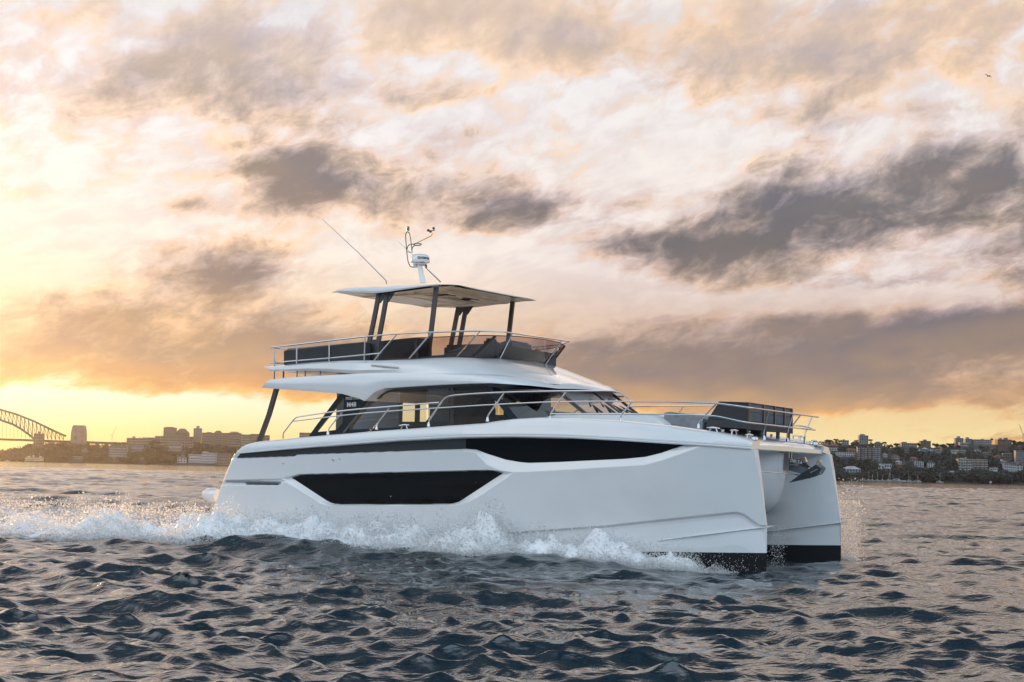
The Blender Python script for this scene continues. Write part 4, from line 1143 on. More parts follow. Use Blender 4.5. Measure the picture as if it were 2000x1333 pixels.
# ------------------------------------------------------------------ deckhouse: slate frames, panes, windscreen, what is inside
YW = 2.06
def side_poly(pts, y): return [Y(a, b, -y) for a, b in pts]
def flip(pts, s): return [Vector((p.x, p.y if s < 0 else -p.y, p.z)) for p in pts]
wing = [(667,767),(700,770),(740,760),(707,800),(688,823),(678,836),(672,846),(668,852),(600,854),(616,834),(640,803)]
hole = [(672.2,776.5),(669,827),(665,832),(657,840),(640,842.5),(618,844.5)]
for s in (-1, 1):
    # slate quarter panel with a triangular opening: built as strips between outline and hole
    bm = bmesh.new()
    o = flip(side_poly([(667,766),(668.5,852),(602,854),(616,834)], YW), s)
    quads = [[(667,766),(672.2,776.5),(618,844.5),(602,854),(616,834)], [(618,844.5),(640,842.5),(657,840),(672,853),(602,854)], [(657,840),(669,827),(680,840),(672,853)], [(672.2,776.5),(667,766),(742,755),(742,764),(690,828),(680,840),(669,827)]]
    for q in quads: slab(bm, flip(side_poly(q, YW), s), (0, .05 * (1 if s < 0 else -1), 0))
    qp = finish('quarter_panel', bm, SLATE, yacht, shear=True)
    bm = bmesh.new()
    a, b, c_ = (flip(side_poly([(741,762),(688,826),(672,846)], YW + .03), s))
    tube(bm, [a, b, c_], .03, 6); finish('panel_edge_trim', bm, BLACKM, qp, shear=True)
    if s < 0:
        xd = Y(705,792,-YW) - Y(670,793,-YW)
        for body, px, py, sz in (('PRESTIGE', 688, 778.4, .085), ('M48', 686.5, 791.0, .14)):
            pos = Y(px, py, -YW - .012)
            text_mesh('lettering', body, sz, WHITEL, qp, pos, (1, 0, .045), (0, 0, 1))
        bm = bmesh.new(); e = Y(687, 771.3, -YW - .012)
        for k in range(4):
            a_ = math.pi / 2 * k
            p0 = e + Vector((math.cos(a_) * .05, 0, math.sin(a_) * .065)); p1 = e + Vector((math.cos(a_ + math.pi / 2) * .05, 0, math.sin(a_ + math.pi / 2) * .065))
            tube(bm, [p0, p1], .008, 6)
        finish('emblem', bm, WHITEL, qp)
    else:
        text_mesh('lettering', 'M48', .135, WHITEL, qp, Vector((Y(686.5,791,-YW).x, YW + .012, Y(686.5,791,-YW).z + HEEL * 4.2)), (-1, 0, 0), (0, 0, 1))
    # header and sill bands
    bm = bmesh.new()
    slab(bm, flip(side_poly([(705,786),(711,783),(738,762),(752,757.5),(800,754),(860,750.5),(950,747),(1010,751.5),(1010,754),(955,753.5),(860,758.5),(800,763),(760,766.5),(748,771),(741,779),(734,780.5)], YW + .02), s), (0, .06 * (1 if s < 0 else -1), 0))
    finish('window_header', bm, BLACKM, yacht, shear=True)
    bm = bmesh.new()
    slab(bm, flip(side_poly([(672,853),(680,840),(830,833),(940,828),(1016,826),(1030,840),(900,850),(800,856)], YW + .02), s), (0, .06 * (1 if s < 0 else -1), 0))
    finish('window_sill', bm, SLATE, yacht, shear=True)
    # side panes
    cutx = [(694,779.5,835.5), (780,833), (834.5,831), (878,829.5), (887,829), (1000,826)]
    panes = [[(740,780),(748,771),(760,766.5),(778.5,764.6),(778.5,836),(690,841),(690,828)],
             [(780.5,764.5),(833,761),(833,833.5),(780.5,836)], [(835.5,760.8),(877,757.8),(877,831.5),(835.5,833.4)],
             [(879,757.7),(886,757.2),(886,831),(879,831.4)], [(888.5,757),(946,754.3),(1008,830),(888.5,831)]]
    for q in panes:
        bm = bmesh.new(); bm.faces.new([bm.verts.new(v_) for v_ in flip(side_poly(q, YW), s)])
        finish('window_pane', bm, GLASS, yacht, shear=True)
    bm = bmesh.new()
    slab(bm, flip(side_poly([(944,754),(957,753.5),(1020,831),(1006,831)], YW + .015), s), (0, .05 * (1 if s < 0 else -1), 0))
    finish('windscreen_pillar', bm, SLATE, yacht, shear=True)
# windscreen: raked panes from the side pillars round the front
A_t, A_b = Y(955,753.5,-YW), Y(1017,831,-YW)
C_t, C_b = Y(1086,763,-1.30), Y(1146,812,-1.30)
M_t, M_b = Vector((C_t.x + .16, 0, C_t.z + .01)), Vector((C_b.x + .22, 0, C_b.z + .0))
A_b2 = Vector((A_b.x, A_b.y, A_b.z))
for s in (-1, 1):
    q = flip([A_t, C_t, C_b, A_b2], s)
    bm = bmesh.new(); bm.faces.new([bm.verts.new(v_) for v_ in q]); finish('windscreen_pane', bm, GLASS, yacht, shear=True)
    q = flip([C_t, M_t, M_b, C_b], s)
    bm = bmesh.new(); bm.faces.new([bm.verts.new(v_) for v_ in q]); finish('windscreen_pane', bm, GLASS, yacht, shear=True)
    bm = bmesh.new()
    a, b = flip([C_t, C_b], s)
    rings_loft(bm, [[c_ + Vector(d) for d in ((-.06, -.03, 0), (.05, -.03, 0), (.05, .03, 0), (-.06, .03, 0))] for c_ in (a, b)], close=True, cap0=True, cap1=True)
    finish('windscreen_pillar', bm, BLACKM, yacht, shear=True)
    bm = bmesh.new(); tube(bm, flip([A_b + Vector((0, 0, .02)), C_b + Vector((.01, 0, .01)), M_b + Vector((.01, 0, .01))], s), .035, 6)
    finish('windscreen_frame', bm, BLACKM, yacht, shear=True)
    bm = bmesh.new(); tube(bm, flip([A_t, C_t + Vector((.0, 0, -.02)), M_t + Vector((0, 0, -.02))], s), .045, 6)
    finish('windscreen_frame', bm, BLACKM, yacht, shear=True)
    # wipers
    for f0, f1 in ((.35, .62), (.7, .95)):
        a = C_b.lerp(M_b, f0) + Vector((.06, 0, .02)); b = C_t.lerp(M_t, f1) + Vector((.04, 0, -.10)); b = a.lerp(b, .88)
        a, b = flip([a, b], s)
        bm = bmesh.new(); tube(bm, [a, b], .014, 6); tube(bm, [a + Vector((.02, .05, 0)), b + Vector((.01, .03, 0))], .010, 6)
        tube(bm, [b + (a - b) * .5 + Vector((.01, -.10, 0)), b + Vector((0, .02, .02)), b + (b - a) * .12], .013, 6)
        finish('wiper', bm, RUBBER, yacht, shear=True)
bm = bmesh.new(); tube(bm, [M_t, M_b], .025, 6); finish('windscreen_pillar', bm, BLACKM, yacht, shear=True)
# foredeck moulding in front of and below the windscreen
bm = bmesh.new(); rr = []
zt0 = lambda x_: float(np.interp(x_, tx, tz))
for (x_, w, h) in ((7.0, 2.02, .0), (7.6, 2.0, .02), (8.3, 1.85, .10), (8.9, 1.70, .13), (9.5, 1.6, .16), (10.1, 1.5, .17), (10.25, 1.45, .13), (10.45, 1.35, .02), (10.5, 1.3, -.08)):
    zb = zt0(x_) - .10
    zt_ = zt0(x_) + h - .02 + (.03 if x_ > 8 else 0)
    rr.append([(x_, -w - .25, zb), (x_, -w - .06, zt_ - .05), (x_, -w, zt_), (x_, -w * .5, zt_ + .03), (x_, 0, zt_ + .04)])
mirror_rings(bm, rr); finish('coachroof_base', bm, GEL, yacht, 40, shear=False)
# interior: sole, headlining, port lining with its window openings, furniture
bm = bmesh.new()
box(bm, (5.6, 0, 2.15), (5.0, 3.9, .05)); finish('cabin_sole', bm, TEAK, yacht, shear=True)
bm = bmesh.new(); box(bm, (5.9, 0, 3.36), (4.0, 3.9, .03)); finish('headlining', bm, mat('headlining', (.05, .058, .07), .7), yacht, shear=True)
def lining(px0, px1, py0, py1, y_=1.9):
    a, b = Y(px0, py0, y_), Y(px1, py1, y_)
    box(bm, ((a.x + b.x) / 2, y_, (a.z + b.z) / 2), (abs(b.x - a.x), .04, abs(a.z - b.z)))
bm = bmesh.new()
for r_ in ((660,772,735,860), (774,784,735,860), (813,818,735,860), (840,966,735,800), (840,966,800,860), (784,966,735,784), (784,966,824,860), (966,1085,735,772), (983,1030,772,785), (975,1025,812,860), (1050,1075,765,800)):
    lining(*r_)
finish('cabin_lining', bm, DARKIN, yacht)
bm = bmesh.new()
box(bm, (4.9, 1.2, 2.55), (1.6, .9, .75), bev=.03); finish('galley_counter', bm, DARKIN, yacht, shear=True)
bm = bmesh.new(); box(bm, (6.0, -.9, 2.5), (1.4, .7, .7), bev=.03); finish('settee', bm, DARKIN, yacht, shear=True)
for px, py in ((1008, 790), (1040, 792), (1060, 795)):
    q = Y(px, py, .6 if px > 900 else 1.0); bm = bmesh.new()
    box(bm, (q.x, q.y, q.z - .3), (.42, .48, .60), bev=.05); box(bm, (q.x - .16, q.y, q.z + .12), (.12, .46, .5), bev=.05)
    finish('cabin_seat', bm, CHAR, yacht)
bm = bmesh.new(); rr = []
for y_ in (-1.7, -.6, .6, 1.7):
    d = .25 * (1 - (y_ / 1.8) ** 2)
    rr.append([(7.35 + d, y_, 2.2), (7.30 + d, y_, 2.86), (7.6 + d, y_, 2.98), (8.2 + d, y_, 2.93), (8.3 + d, y_, 2.6)])
rings_loft(bm, rr, close=True, cap0=True, cap1=True); finish('dashboard', bm, DARKIN, yacht, 40)

# ------------------------------------------------------------------ flybridge
bm = bmesh.new()
def seat_back(pts, y, th, m=CHAR, name='seat_back'):
    for s in (-1, 1):
        bm = bmesh.new(); q = flip([Y(a, b, -y) for a, b in pts], s); slab(bm, q, (0, th * (1 if s < 0 else -1), 0))
        bmesh.ops.bevel(bm, geom=list(bm.edges), offset=.015, segments=2, affect='EDGES', clamp_overlap=True)
        finish(name, bm, m, yacht, shear=True)
seat_back([(553.5,685.5),(600,680.5),(645,675.5),(645,707),(600,710),(553.5,714)], 2.16, .35)
seat_back([(646,675.2),(712,668.5),(712,706),(646,707)], 2.16, .35)
seat_back([(560,681.5),(604,678),(604,683),(558,686.5)], 2.13, .30, GREYF, 'seat_cushion')
seat_back([(606,677.5),(710,668),(710,671),(606,682)], 2.13, .30, GREYF, 'seat_cushion')
seat_back([(714,668),(742,666),(742,706),(714,706)], 1.95, .30, BLACKM, 'wet_bar')
seat_back([(742,668),(806,661),(838,662),(838,702),(742,705.5)], 1.95, .12)
bm = bmesh.new()
a, b = Y(846,664,-1.6), Y(905,672,-1.6)
box(bm, ((a.x + b.x) / 2 + .25, 0.2, 4.10), (1.35, 2.7, .62), bev=.06); finish('sunbed', bm, CHAR, yacht)
bm = bmesh.new(); box(bm, (6.05, 1.0, 4.15), (.30, 1.0, .42), bev=.08); finish('sunbed_backrest', bm, CHAR, yacht)
q = Y(1005, 690, 1.0); bm = bmesh.new()
box(bm, (q.x, .95, q.z - .1), (.55, 1.0, .62), rot=Matrix.Rotation(-.25, 3, 'Y'), bev=.06); finish('helm_console', bm, BLUEF, yacht)
q = Y(967, 668, .9); bm = bmesh.new(); box(bm, (q.x - .1, .9, q.z - .18), (.2, .45, .5), bev=.06); finish('helm_seat', bm, CHAR, yacht)
# smoked wrap-round screen
bot = [Y(742,705.5,-2.22), Y(800,702.5,-2.10), Y(850,699.8,-1.96), Y(890,699,-1.82), Y(925,700.3,-1.62), Y(944,702,-1.40)]
top_ = [Y(744,667,-2.34), Y(810,660.3,-2.24), Y(860,658.8,-2.10), Y(905,657,-1.94), Y(945,656.5,-1.72), Y(972,657.5,-1.46)]
bb, tt_ = bot[-1], top_[-1]
for yy, d in ((-.9, .16), (-.45, .24), (0, .27)):
    bot.append(Vector((bb.x + d, yy, bb.z + .01))); top_.append(Vector((tt_.x + d, yy * 1.04, tt_.z + .02)))
nearw = [[b, a] for a, b in zip(top_, bot)]
segs = nearw + [[Vector((p.x, -p.y, p.z)) for p in r] for r in reversed(nearw[:-1])]
bm = bmesh.new(); rings_loft(bm, segs); finish('fly_screen', bm, SMOKE, yacht, 60, shear=True)
bm = bmesh.new(); tube(bm, [r[0] for r in segs], .02, 6); tube(bm, [r[1] for r in segs], .010, 6); finish('fly_screen_trim', bm, BLACKM, yacht, shear=True)
for s in (-1, 1):
    bm = bmesh.new(); a, b = flip([Y(925,699.8,-1.64), Y(968,658,-1.52)], s); tube(bm, [a, b], .032, 6); finish('fly_screen_pillar', bm, BLACKM, yacht, shear=True)
    bm = bmesh.new(); a, b = flip([Y(815,700,-2.1), Y(811,661,-2.2)], s); tube(bm, [a, b], .03, 6); finish('fly_screen_pillar', bm, BLACKM, yacht, shear=True)
# rails of the flybridge
def sym_path(near, rad):
    near = [Vector(p) for p in near]
    return near + [Vector((p.x, -p.y, p.z)) for p in reversed(near)]
rail_t = [Y(529,679,-2.38), Y(640,666,-2.38), Y(740,655,-2.38), Y(810,650.5,-2.34), Y(860,649,-2.22), Y(905,647.6,-2.06), Y(945,647.8,-1.80)]
e = rail_t[-1]; rail_t.append(Vector((e.x + .28, -1.45, e.z - .0)))
pts = sym_path(rail_t, .1)
pts = curve(pts[:8], 4)[:-1] + [pts[7], pts[8]] + curve(pts[8:], 4)[1:]
bm = bmesh.new(); tube(bm, fillet(pts, .08, 3), .016)
finish('fly_rail', bm, STEEL, yacht, shear=True)
aft_l = Y(528,708.5,-2.36)
bm = bmesh.new()
tube(bm, [Y(745,690,-2.36), Y(640,700,-2.36), aft_l, Vector((aft_l.x, -aft_l.y, aft_l.z)), Vector((Y(640,700,-2.36).x, 2.36, Y(640,700,-2.36).z)), Vector((Y(745,690,-2.36).x, 2.36, Y(745,690,-2.36).z))], .016)
tube(bm, [Y(529,679,-2.38), Vector((Y(529,679,-2.38).x, 2.38, Y(529,679,-2.38).z))], .019)
finish('fly_rail', bm, STEEL, yacht, shear=True)
for (x0, y0, x1, y1) in ((536,679,536,716), (579.5,674,579.5,711), (643,666.5,643,706.5), (713,661,711.5,705), (774,654,740,692), (740,692,731,704), (842,651,799,701), (937,649,890,700)):
    for s in (-1, 1):
        yv = 2.38 if x0 < 800 else (2.28 if x0 < 900 else 1.84)
        a, b = flip([Y(x0,y0,-yv), Y(x1,y1,-(yv - (.0 if x0 < 780 else .1)))], s)
        bm = bmesh.new(); tube(bm, [a, b], .015); finish('fly_stanchion', bm, STEEL, yacht, shear=True)
for yy in (-1.0, 1.0):
    bm = bmesh.new(); tube(bm, [Vector((bb.x + .16, yy, bb.z)), Vector((e.x + .28, yy * 1.1, e.z))], .015); finish('fly_stanchion', bm, STEEL, yacht, shear=True)
# searchlight
q = Y(1047, 718, 1.2); bm = bmesh.new()
lathe(bm, [(.02, -.14), (.09, -.11), (.125, -.03), (.13, .06), (.12, .10)], (q.x, 1.2, q.z), 'X', 18); lathe(bm, [(.11, -.17), (.10, -.10), (.05, -.08), (.05, 0)], (q.x, 1.2, q.z), 'Z', 14)
sl = finish('searchlight', bm, GEL, yacht)
bm = bmesh.new(); lathe(bm, [(.108, 0), (.104, .008), (.02, .02)], (q.x + .10, 1.2, q.z), 'X', 18); finish('searchlight_lens', bm, LAMPM, sl)
bm = bmesh.new(); q = Y(1012, 730, -.6); box(bm, (q.x, -.6, q.z - .05), (.14, .2, .07), bev=.015); finish('vent', bm, BLACKM, yacht)

# ------------------------------------------------------------------ hardtop
HT = [(657.5,571.8), (700,563.5), (750,558), (800,554.5), (835,553), (862,554), (885,556)]
def ht(px, py, y): return Y(px, py, y)
hz_edge = [(Y(a_, b_, -1.86).x, Y(a_, b_, -1.86).z) for a_, b_ in ((657.5,571.8),(695,572.3),(733,573.6),(757,571),(800,565),(852,558.2),(886,556.5))]
bm = bmesh.new(); rr = []
HX0, HX1 = hz_edge[0][0] - .15, hz_edge[-1][0] - .07
for x_ in np.linspace(HX0, HX1, 26):
    ze = lerp_tab(hz_edge, x_)
    w = 1.86 - .03 * max(0, (HX0 + .3 - x_) / .3) ** 2 - .06 * max(0, (x_ - HX1 + .3) / .3) ** 2
    u_ = (x_ - HX0) / (HX1 - HX0)
    crown = .11 * math.sin(math.pi * min(1, max(0, u_ ** .85 * .97 + .02))) ** .8 + .004
    tk = lerp_tab([(0, .01), (.12, .09), (.3, .125), (.5, .115), (.75, .05), (.9, .022), (1, .012)], u_)
    dn = .05 * math.sin(math.pi * u_) ** .7 if u_ < 1 else 0
    rr.append([(x_, 0, ze + dn), (x_, -w * .45, ze + dn), (x_, -w * .86, ze + dn * .55 + .02), (x_, -w, ze), (x_, -w - .01, ze + tk * .4), (x_, -w + .01, ze + tk), (x_, -w * .88, ze + tk + crown * .30), (x_, -w * .6, ze + tk + crown * .72), (x_, -w * .3, ze + tk + crown * .95), (x_, 0, ze + tk + crown)])
rr = [[Vector(p) for p in r] for r in rr]
fl = [r + [Vector((p.x, -p.y, p.z)) for p in reversed(r[1:-1])] for r in rr]
rings_loft(bm, fl, close=True, cap0=True, cap1=True)
hardtop = finish('hardtop', bm, GEL, yacht, 30, shear=True)
# liner under the hardtop, creased along its ribs, with the sunroof opening panel
LINER = mat('cream_lit_liner', (.88, .79, .63), .25)  # cream base, warmed with painted golden light from the water below
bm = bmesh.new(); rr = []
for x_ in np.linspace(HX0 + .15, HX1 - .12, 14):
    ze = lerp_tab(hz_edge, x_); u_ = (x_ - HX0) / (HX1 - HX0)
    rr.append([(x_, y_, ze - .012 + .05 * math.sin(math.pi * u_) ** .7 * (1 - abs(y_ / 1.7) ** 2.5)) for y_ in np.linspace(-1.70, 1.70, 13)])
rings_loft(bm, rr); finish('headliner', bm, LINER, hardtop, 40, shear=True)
bm = bmesh.new(); box(bm, (3.35, 0, 5.535), (.95, 2.0, .03), bev=.006); finish('sunroof', bm, LAMPM, hardtop, shear=True)
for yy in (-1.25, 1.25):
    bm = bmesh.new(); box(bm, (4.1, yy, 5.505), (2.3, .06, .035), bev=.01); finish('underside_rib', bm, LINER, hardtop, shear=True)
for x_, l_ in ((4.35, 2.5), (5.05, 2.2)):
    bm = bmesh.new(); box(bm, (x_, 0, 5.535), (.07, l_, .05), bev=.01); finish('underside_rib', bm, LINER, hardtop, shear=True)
for y_ in (-.5, .5):
    bm = bmesh.new(); box(bm, (4.7, y_, 5.54), (.34, .26, .04), bev=.01); finish('roof_speaker', bm, SLATE, hardtop, shear=True)
for s in (-1, 1):
    for (x0, y0, x1, y1, gus) in ((741,573,714,705,1), (757,571,732,705,1), (852.5,561,835.5,701,0)):
        a, b = flip([Y(x0, y0 + 3, -1.62), Y(x1, y1, -1.62 - .3 * 0)], s)
        bm = bmesh.new(); d = (b - a)
        rings_loft(bm, [[c_ + Vector(v_) for v_ in ((-.05, -.028, 0), (.05, -.028, 0), (.05, .028, 0), (-.05, .028, 0))] for c_ in (a + Vector((0, 0, .06)), a.lerp(b, .4), b)], close=True, cap0=True, cap1=True)
        if gus:
            sl_ = bmesh.ops.create_cube  # gusset to the roof
            A3 = [a + Vector((.04, .02, .05)), a + Vector((.26, .02, .07)), a + Vector((.20, .02, .02)), a + Vector((.03, .02, -.20))]
            slab(bm, A3, (0, -.04, 0))
        finish('hardtop_post', bm, BLACKM, yacht, shear=True)
        bm = bmesh.new(); lathe(bm, [(.11, .0), (.11, .03), (.07, .05)], (a.x, a.y, a.z + .02), 'Z', 14); finish('post_flange', bm, BLACKM if gus else GEL, hardtop, shear=True)
# two steps between the aft posts
for s in (-1, 1):
    for py in (667, 685):
        a, b = flip([Y(721,py,-1.62), Y(738,py-1,-1.62)], s); bm = bmesh.new(); tube(bm, [a, b], .022, 8); finish('ladder_step', bm, BLACKM, yacht, shear=True)

# mast, radar, aerials
def M0(px, py, y=0.0): return Y(px, py, y)
bm = bmesh.new(); rings_loft(bm, [[M0(px, py) + Vector((math.cos(t) * r * 1.3, math.sin(t) * r, 0)) for t in np.linspace(0, 2 * math.pi, 13)[:-1]] for px, py, r in ((826, 553, .058), (819, 516, .045))], close=True, cap0=True, cap1=True)
mast = finish('mast', bm, GEL, yacht)
c_ = M0(821, 507); bm = bmesh.new()
lathe(bm, [(.05, -.085), (.18, -.08), (.215, -.07), (.222, -.05), (.215, 0), (.205, .06), (.185, .092), (.14, .108), (.06, .115)], c_, 'Z', 28)
dome = finish('radar_dome', bm, GEL, mast, 50)
bm = bmesh.new(); q0 = c_ + Vector((0, 0, 0))
fwd = Vector((CB.x - c_.x, CB.y - c_.y, 0)).normalized()
ang0 = math.atan2(fwd.y, fwd.x) + .38
ls = 'GARMIN'
for k, ch in enumerate(ls):
    a_ = ang0 + (k - 2.2) * .235 - .05
    nx = Vector((math.cos(a_), math.sin(a_), 0)); tx_v = Vector((-math.sin(a_), math.cos(a_), 0))
    text_mesh('lettering', ch, .082, BLACKM, dome, c_ + nx * .218 + Vector((0, 0, .005)), tx_v, (0, 0, 1), .003)
bm = bmesh.new(); box(bm, M0(820, 516.5) + Vector((0, 0, 0)), (.26, .20, .03), bev=.01); tube(bm, [M0(820, 519), M0(833, 520)], .012); box(bm, M0(812, 519), (.10, .08, .10), bev=.02); finish('radar_bracket', bm, STEEL, mast)
bm = bmesh.new()
tube(bm, fillet([M0(815,520.5), M0(808,523), M0(801,521), M0(797,512), M0(794,489), M0(792,458), M0(795,452.5), M0(799.5,455), M0(802,466), M0(803.5,480), M0(805,494)], .06, 4), .011, 6)
tube(bm, fillet([M0(794.5,488), M0(797,480), M0(803,477), M0(808,477.5)], .05, 4), .011, 6)
tube(bm, fillet([M0(804.5,488), M0(806.5,482), M0(811,479.5)], .05, 4), .010, 6)
tube(bm, [M0(795,492), M0(803,493.8)], .008, 6)
for t_, col in (((800+9)/1, 0),):
    ring = [M0(815.5 + 7.5 * math.cos(k), 477.8 + 2.0 * math.sin(k)) for k in np.linspace(0, 2 * math.pi, 17)[:-1]]
    tube(bm, ring, .012, 6, closed=True)
finish('aerial_frame', bm, BLACKM, mast)
bm = bmesh.new(); lathe(bm, [(.02, -.05), (.032, -.045), (.034, .03), (.028, .05)], M0(797, 447), 'Z', 12); finish('masthead_light', bm, mat('lamp_housing', (.10, .11, .13), .3), mast)
bm = bmesh.new(); tube(bm, [M0(813,475.5), M0(843,460.8), M0(844.5,455.5)], .007, 6)
tube(bm, [M0(840,452), M0(849,450.5)], .010, 6)
for px, py in ((836.5, 450.5), (841, 452.5), (847, 446.5)): lathe(bm, [(.012, -.03), (.03, -.02), (.03, .02), (.012, .03)], M0(px, py), 'Z', 8)
finish('wind_sensor', bm, BLACKM, mast)
bm = bmesh.new(); tube(bm, [M0(832.5,524), M0(861,551)], .008, 6); lathe(bm, [(.012, -.045), (.026, -.03), (.026, .03), (.012, .045)], M0(832, 520.5), 'Z', 10); finish('stay', bm, BLACKM, mast)
bm = bmesh.new(); tube(bm, [M0(755,555,-.9), M0(754,548,-.9)], [.016, .014], 6); tube(bm, [M0(754,548.5,-.9), M0(700,494,-.9), M0(629.5,428.5,-.9)], [.013, .009, .005], 6); finish('whip_aerial', bm, mat('aerial_white', (.35, .36, .38), .4), hardtop)
bm = bmesh.new(); tube(bm, [M0(803,495,.9), M0(777.5,472,.9)], [.006, .004], 6); tube(bm, [M0(803,495,.9), M0(860,552,.9)], [.006, .009], 6); finish('whip_aerial', bm, mat('aerial_white', (.35, .36, .38), .4), hardtop)
# ------------------------------------------------------------------ side and bow rails
def yr(x_): return 2.98 - .80 * max(0., (x_ - 8.4) / 4.4) ** 2.1 - .16
def pr(px, py):
    y_ = -2.8
    for _ in range(5):
        q = Y(px, py, y_); y_ = -yr(min(q.x, 12.45))
    return q
up1 = [pr(553,857), pr(553,847), pr(577,815.5), pr(640,806), pr(700,799.5), pr(780,793), pr(858,786.5)]
mid1 = [pr(571,823.5), pr(640,815), pr(700,808.5), pr(780,802), pr(860,797), pr(940,792), pr(1000,788.8), pr(1060,786), pr(1120,784.6), pr(1200,784.2), pr(1240,784.8)]
up2 = [pr(838,822), pr(862,786), pr(872,775), pr(890,772), pr(940,768.5), pr(1000,766), pr(1060,764.8), pr(1130,764), pr(1195,763.6), pr(1212,767), pr(1236,784.5), pr(1213,811)]
bowt = [pr(1236,784.8), pr(1300,785), pr(1350,786.3), pr(1400,788)]
bowm = [pr(1075,808.6), pr(1150,808.6), pr(1240,809.2), pr(1300,810.2), pr(1350,811), pr(1400,813)]
ft_n = Vector((12.40, -1.95, 2.99)); fm_n = Vector((12.33, -1.95, 2.72))
def both(name, path, r, rad=.10):
    for s in (-1, 1):
        bm = bmesh.new(); tube(bm, fillet(flip(path, s), rad, 4), r); finish(name, bm, STEEL, yacht)
both('side_rail', up1, .0150); both('side_rail', mid1, .0128); both('side_rail', up2, .0155, .28)
bm = bmesh.new(); P_ = bowt + [Vector((12.2, -2.18, 3.02)), ft_n]; tube(bm, fillet(P_ + [Vector((p.x, -p.y, p.z)) for p in reversed(P_)], .12, 4), .0160); finish('bow_rail', bm, STEEL, yacht)
bm = bmesh.new(); P_ = bowm + [Vector((12.2, -2.16, 2.75)), fm_n]; tube(bm, fillet(P_ + [Vector((p.x, -p.y, p.z)) for p in reversed(P_)], .12, 4), .0142); finish('bow_rail', bm, STEEL, yacht)
for (x0, y0, x1, y1, x2, y2) in ((668,806,642,838,641,848), (760,797,737,828,736,838), (862,787,838,820,837,832), (984,769,953,812,952,822), (1105,766,1075,809,1074,821), (1236,785,1213,811,1212,824), (1400,788,1366,824,1364,835)):
    a, b, c_ = pr(x0, y0), pr(x1, y1), pr(x2, y2)
    for s in (-1, 1):
        bm = bmesh.new(); A3 = flip([a, b, c_], s); tube(bm, fillet(A3, .05, 3), .0142)
        lathe(bm, [(.036, -.02), (.034, .01), (.020, .07)], A3[2], 'Z', 10); finish('rail_stanchion', bm, STEEL, yacht)
for yb, yt in ((-1.0, -1.05), (.3, .35), (1.35, 1.5)):
    bm = bmesh.new(); tube(bm, fillet([Vector((12.40, yt, 2.985)), Vector((12.30, yb, 2.62)), Vector((12.30, yb, 2.44))], .08, 3), .0142)
    lathe(bm, [(.034, -.01), (.032, .02), (.02, .07)], (12.30, yb, 2.44), 'Z', 10); finish('rail_stanchion', bm, STEEL, yacht)
# far side jackline drawn bow-wards comes with the mirrored rails
# cleats
def cleat(p_, ax, L_=.26):
    bm = bmesh.new(); p_ = Vector(p_); ax = Vector(ax).normalized()
    tube(bm, [p_ - ax * L_ / 2 + Vector((0, 0, .075)), p_ + Vector((0, 0, .085)), p_ + ax * L_ / 2 + Vector((0, 0, .075))], [.010, .018, .010], 8)
    for d in (-.05, .05): tube(bm, [p_ + ax * d * 1.5, p_ + ax * d + Vector((0, 0, .08))], .014, 8)
    finish('mooring_cleat', bm, STEEL, yacht)
for px, py in ((785, 837), (1390, 843)):
    q = pr(px, py)
    for s in (-1, 1): cleat((q.x, (q.y + .08) * -s, q.z - .01), (1, 0, -.05 if px > 1000 else .05))
for s in (-1, 1):
    for (x_, y_, z_) in ((12.33, 1.85 * s, 2.42), (12.05, 1.9 * s, 2.50)): cleat((x_, y_, z_), (.3, 1, 0), .22)
for y_, x_ in ((-1.72, 12.38), (1.75, 12.38)):
    bm = bmesh.new()
    for d in (-.06, .06): lathe(bm, [(.05, 0), (.045, .05), (.03, .07)], (x_, y_ + d, 2.395), 'Z', 12)
    box(bm, (x_ + .03, y_, 2.40), (.16, .24, .025), bev=.008); finish('fairlead', bm, STEEL, yacht)
# bow locker hardware
for (x_, y_) in ((11.7, -1.6), (11.95, -.9), (11.6, 1.3)):
    bm = bmesh.new(); lathe(bm, [(.04, 0), (.04, .03), (.025, .05), (.04, .08), (.03, .09)], (x_, y_, 2.52), 'Z', 12); finish('windlass', bm, STEEL, yacht)
# bow lounge: dark cloth shell, grey quilted front with black straps, thin black legs
sh = [(11.42, 3.11, 2.72), (12.04, 3.11, 2.62)]
x0t, x0b, x1t, x1b, zt, zb = 11.46, 11.22, 12.06, 12.06, 3.125, 2.62
for s in (-1, 1):
    bm = bmesh.new(); slab(bm, [Vector((x0b, 1.22 * s, 2.78)), Vector((x0t, 1.22 * s, zt + .02)), Vector((x1t, 1.22 * s, zt)), Vector((x1b, 1.22 * s, zb + .14))], (0, -.04 * s, 0)); finish('lounge_side', bm, MESH, yacht)
bm = bmesh.new(); slab(bm, [Vector((x1t, -1.2, zt)), Vector((x1t, 1.2, zt)), Vector((x1b, 1.2, zb + .14)), Vector((x1b, -1.2, zb + .14))], (-.06, 0, 0)); lf = finish('lounge_front', bm, BLUEF, yacht)
bm = bmesh.new()
for y_ in (-1.2, -.42, .20, .76, 1.2): box(bm, (x1t + .012, y_, (zt + zb + .14) / 2), (.03, .075, zt - zb - .12), bev=.006)
for z_ in (zb + .36,): box(bm, (x1t + .006, 0, z_), (.012, 2.4, .03))
finish('strap', bm, BLACKM, lf)
bm = bmesh.new(); slab(bm, [Vector((x0t, -1.22, zt + .03)), Vector((x0t, 1.22, zt + .03)), Vector((x1t, 1.22, zt + .01)), Vector((x1t, -1.22, zt + .01))], (0, 0, -.03)); finish('lounge_top', bm, CHAR, yacht)
bm = bmesh.new()
for s in (-1, 1): slab(bm, [Vector((x0b, 1.235 * s, 2.80)), Vector((x1b, 1.235 * s, zb + .16)), Vector((x1b, 1.235 * s, zb + .01)), Vector((x0b, 1.235 * s, 2.67))], (0, -.03 * s, 0))
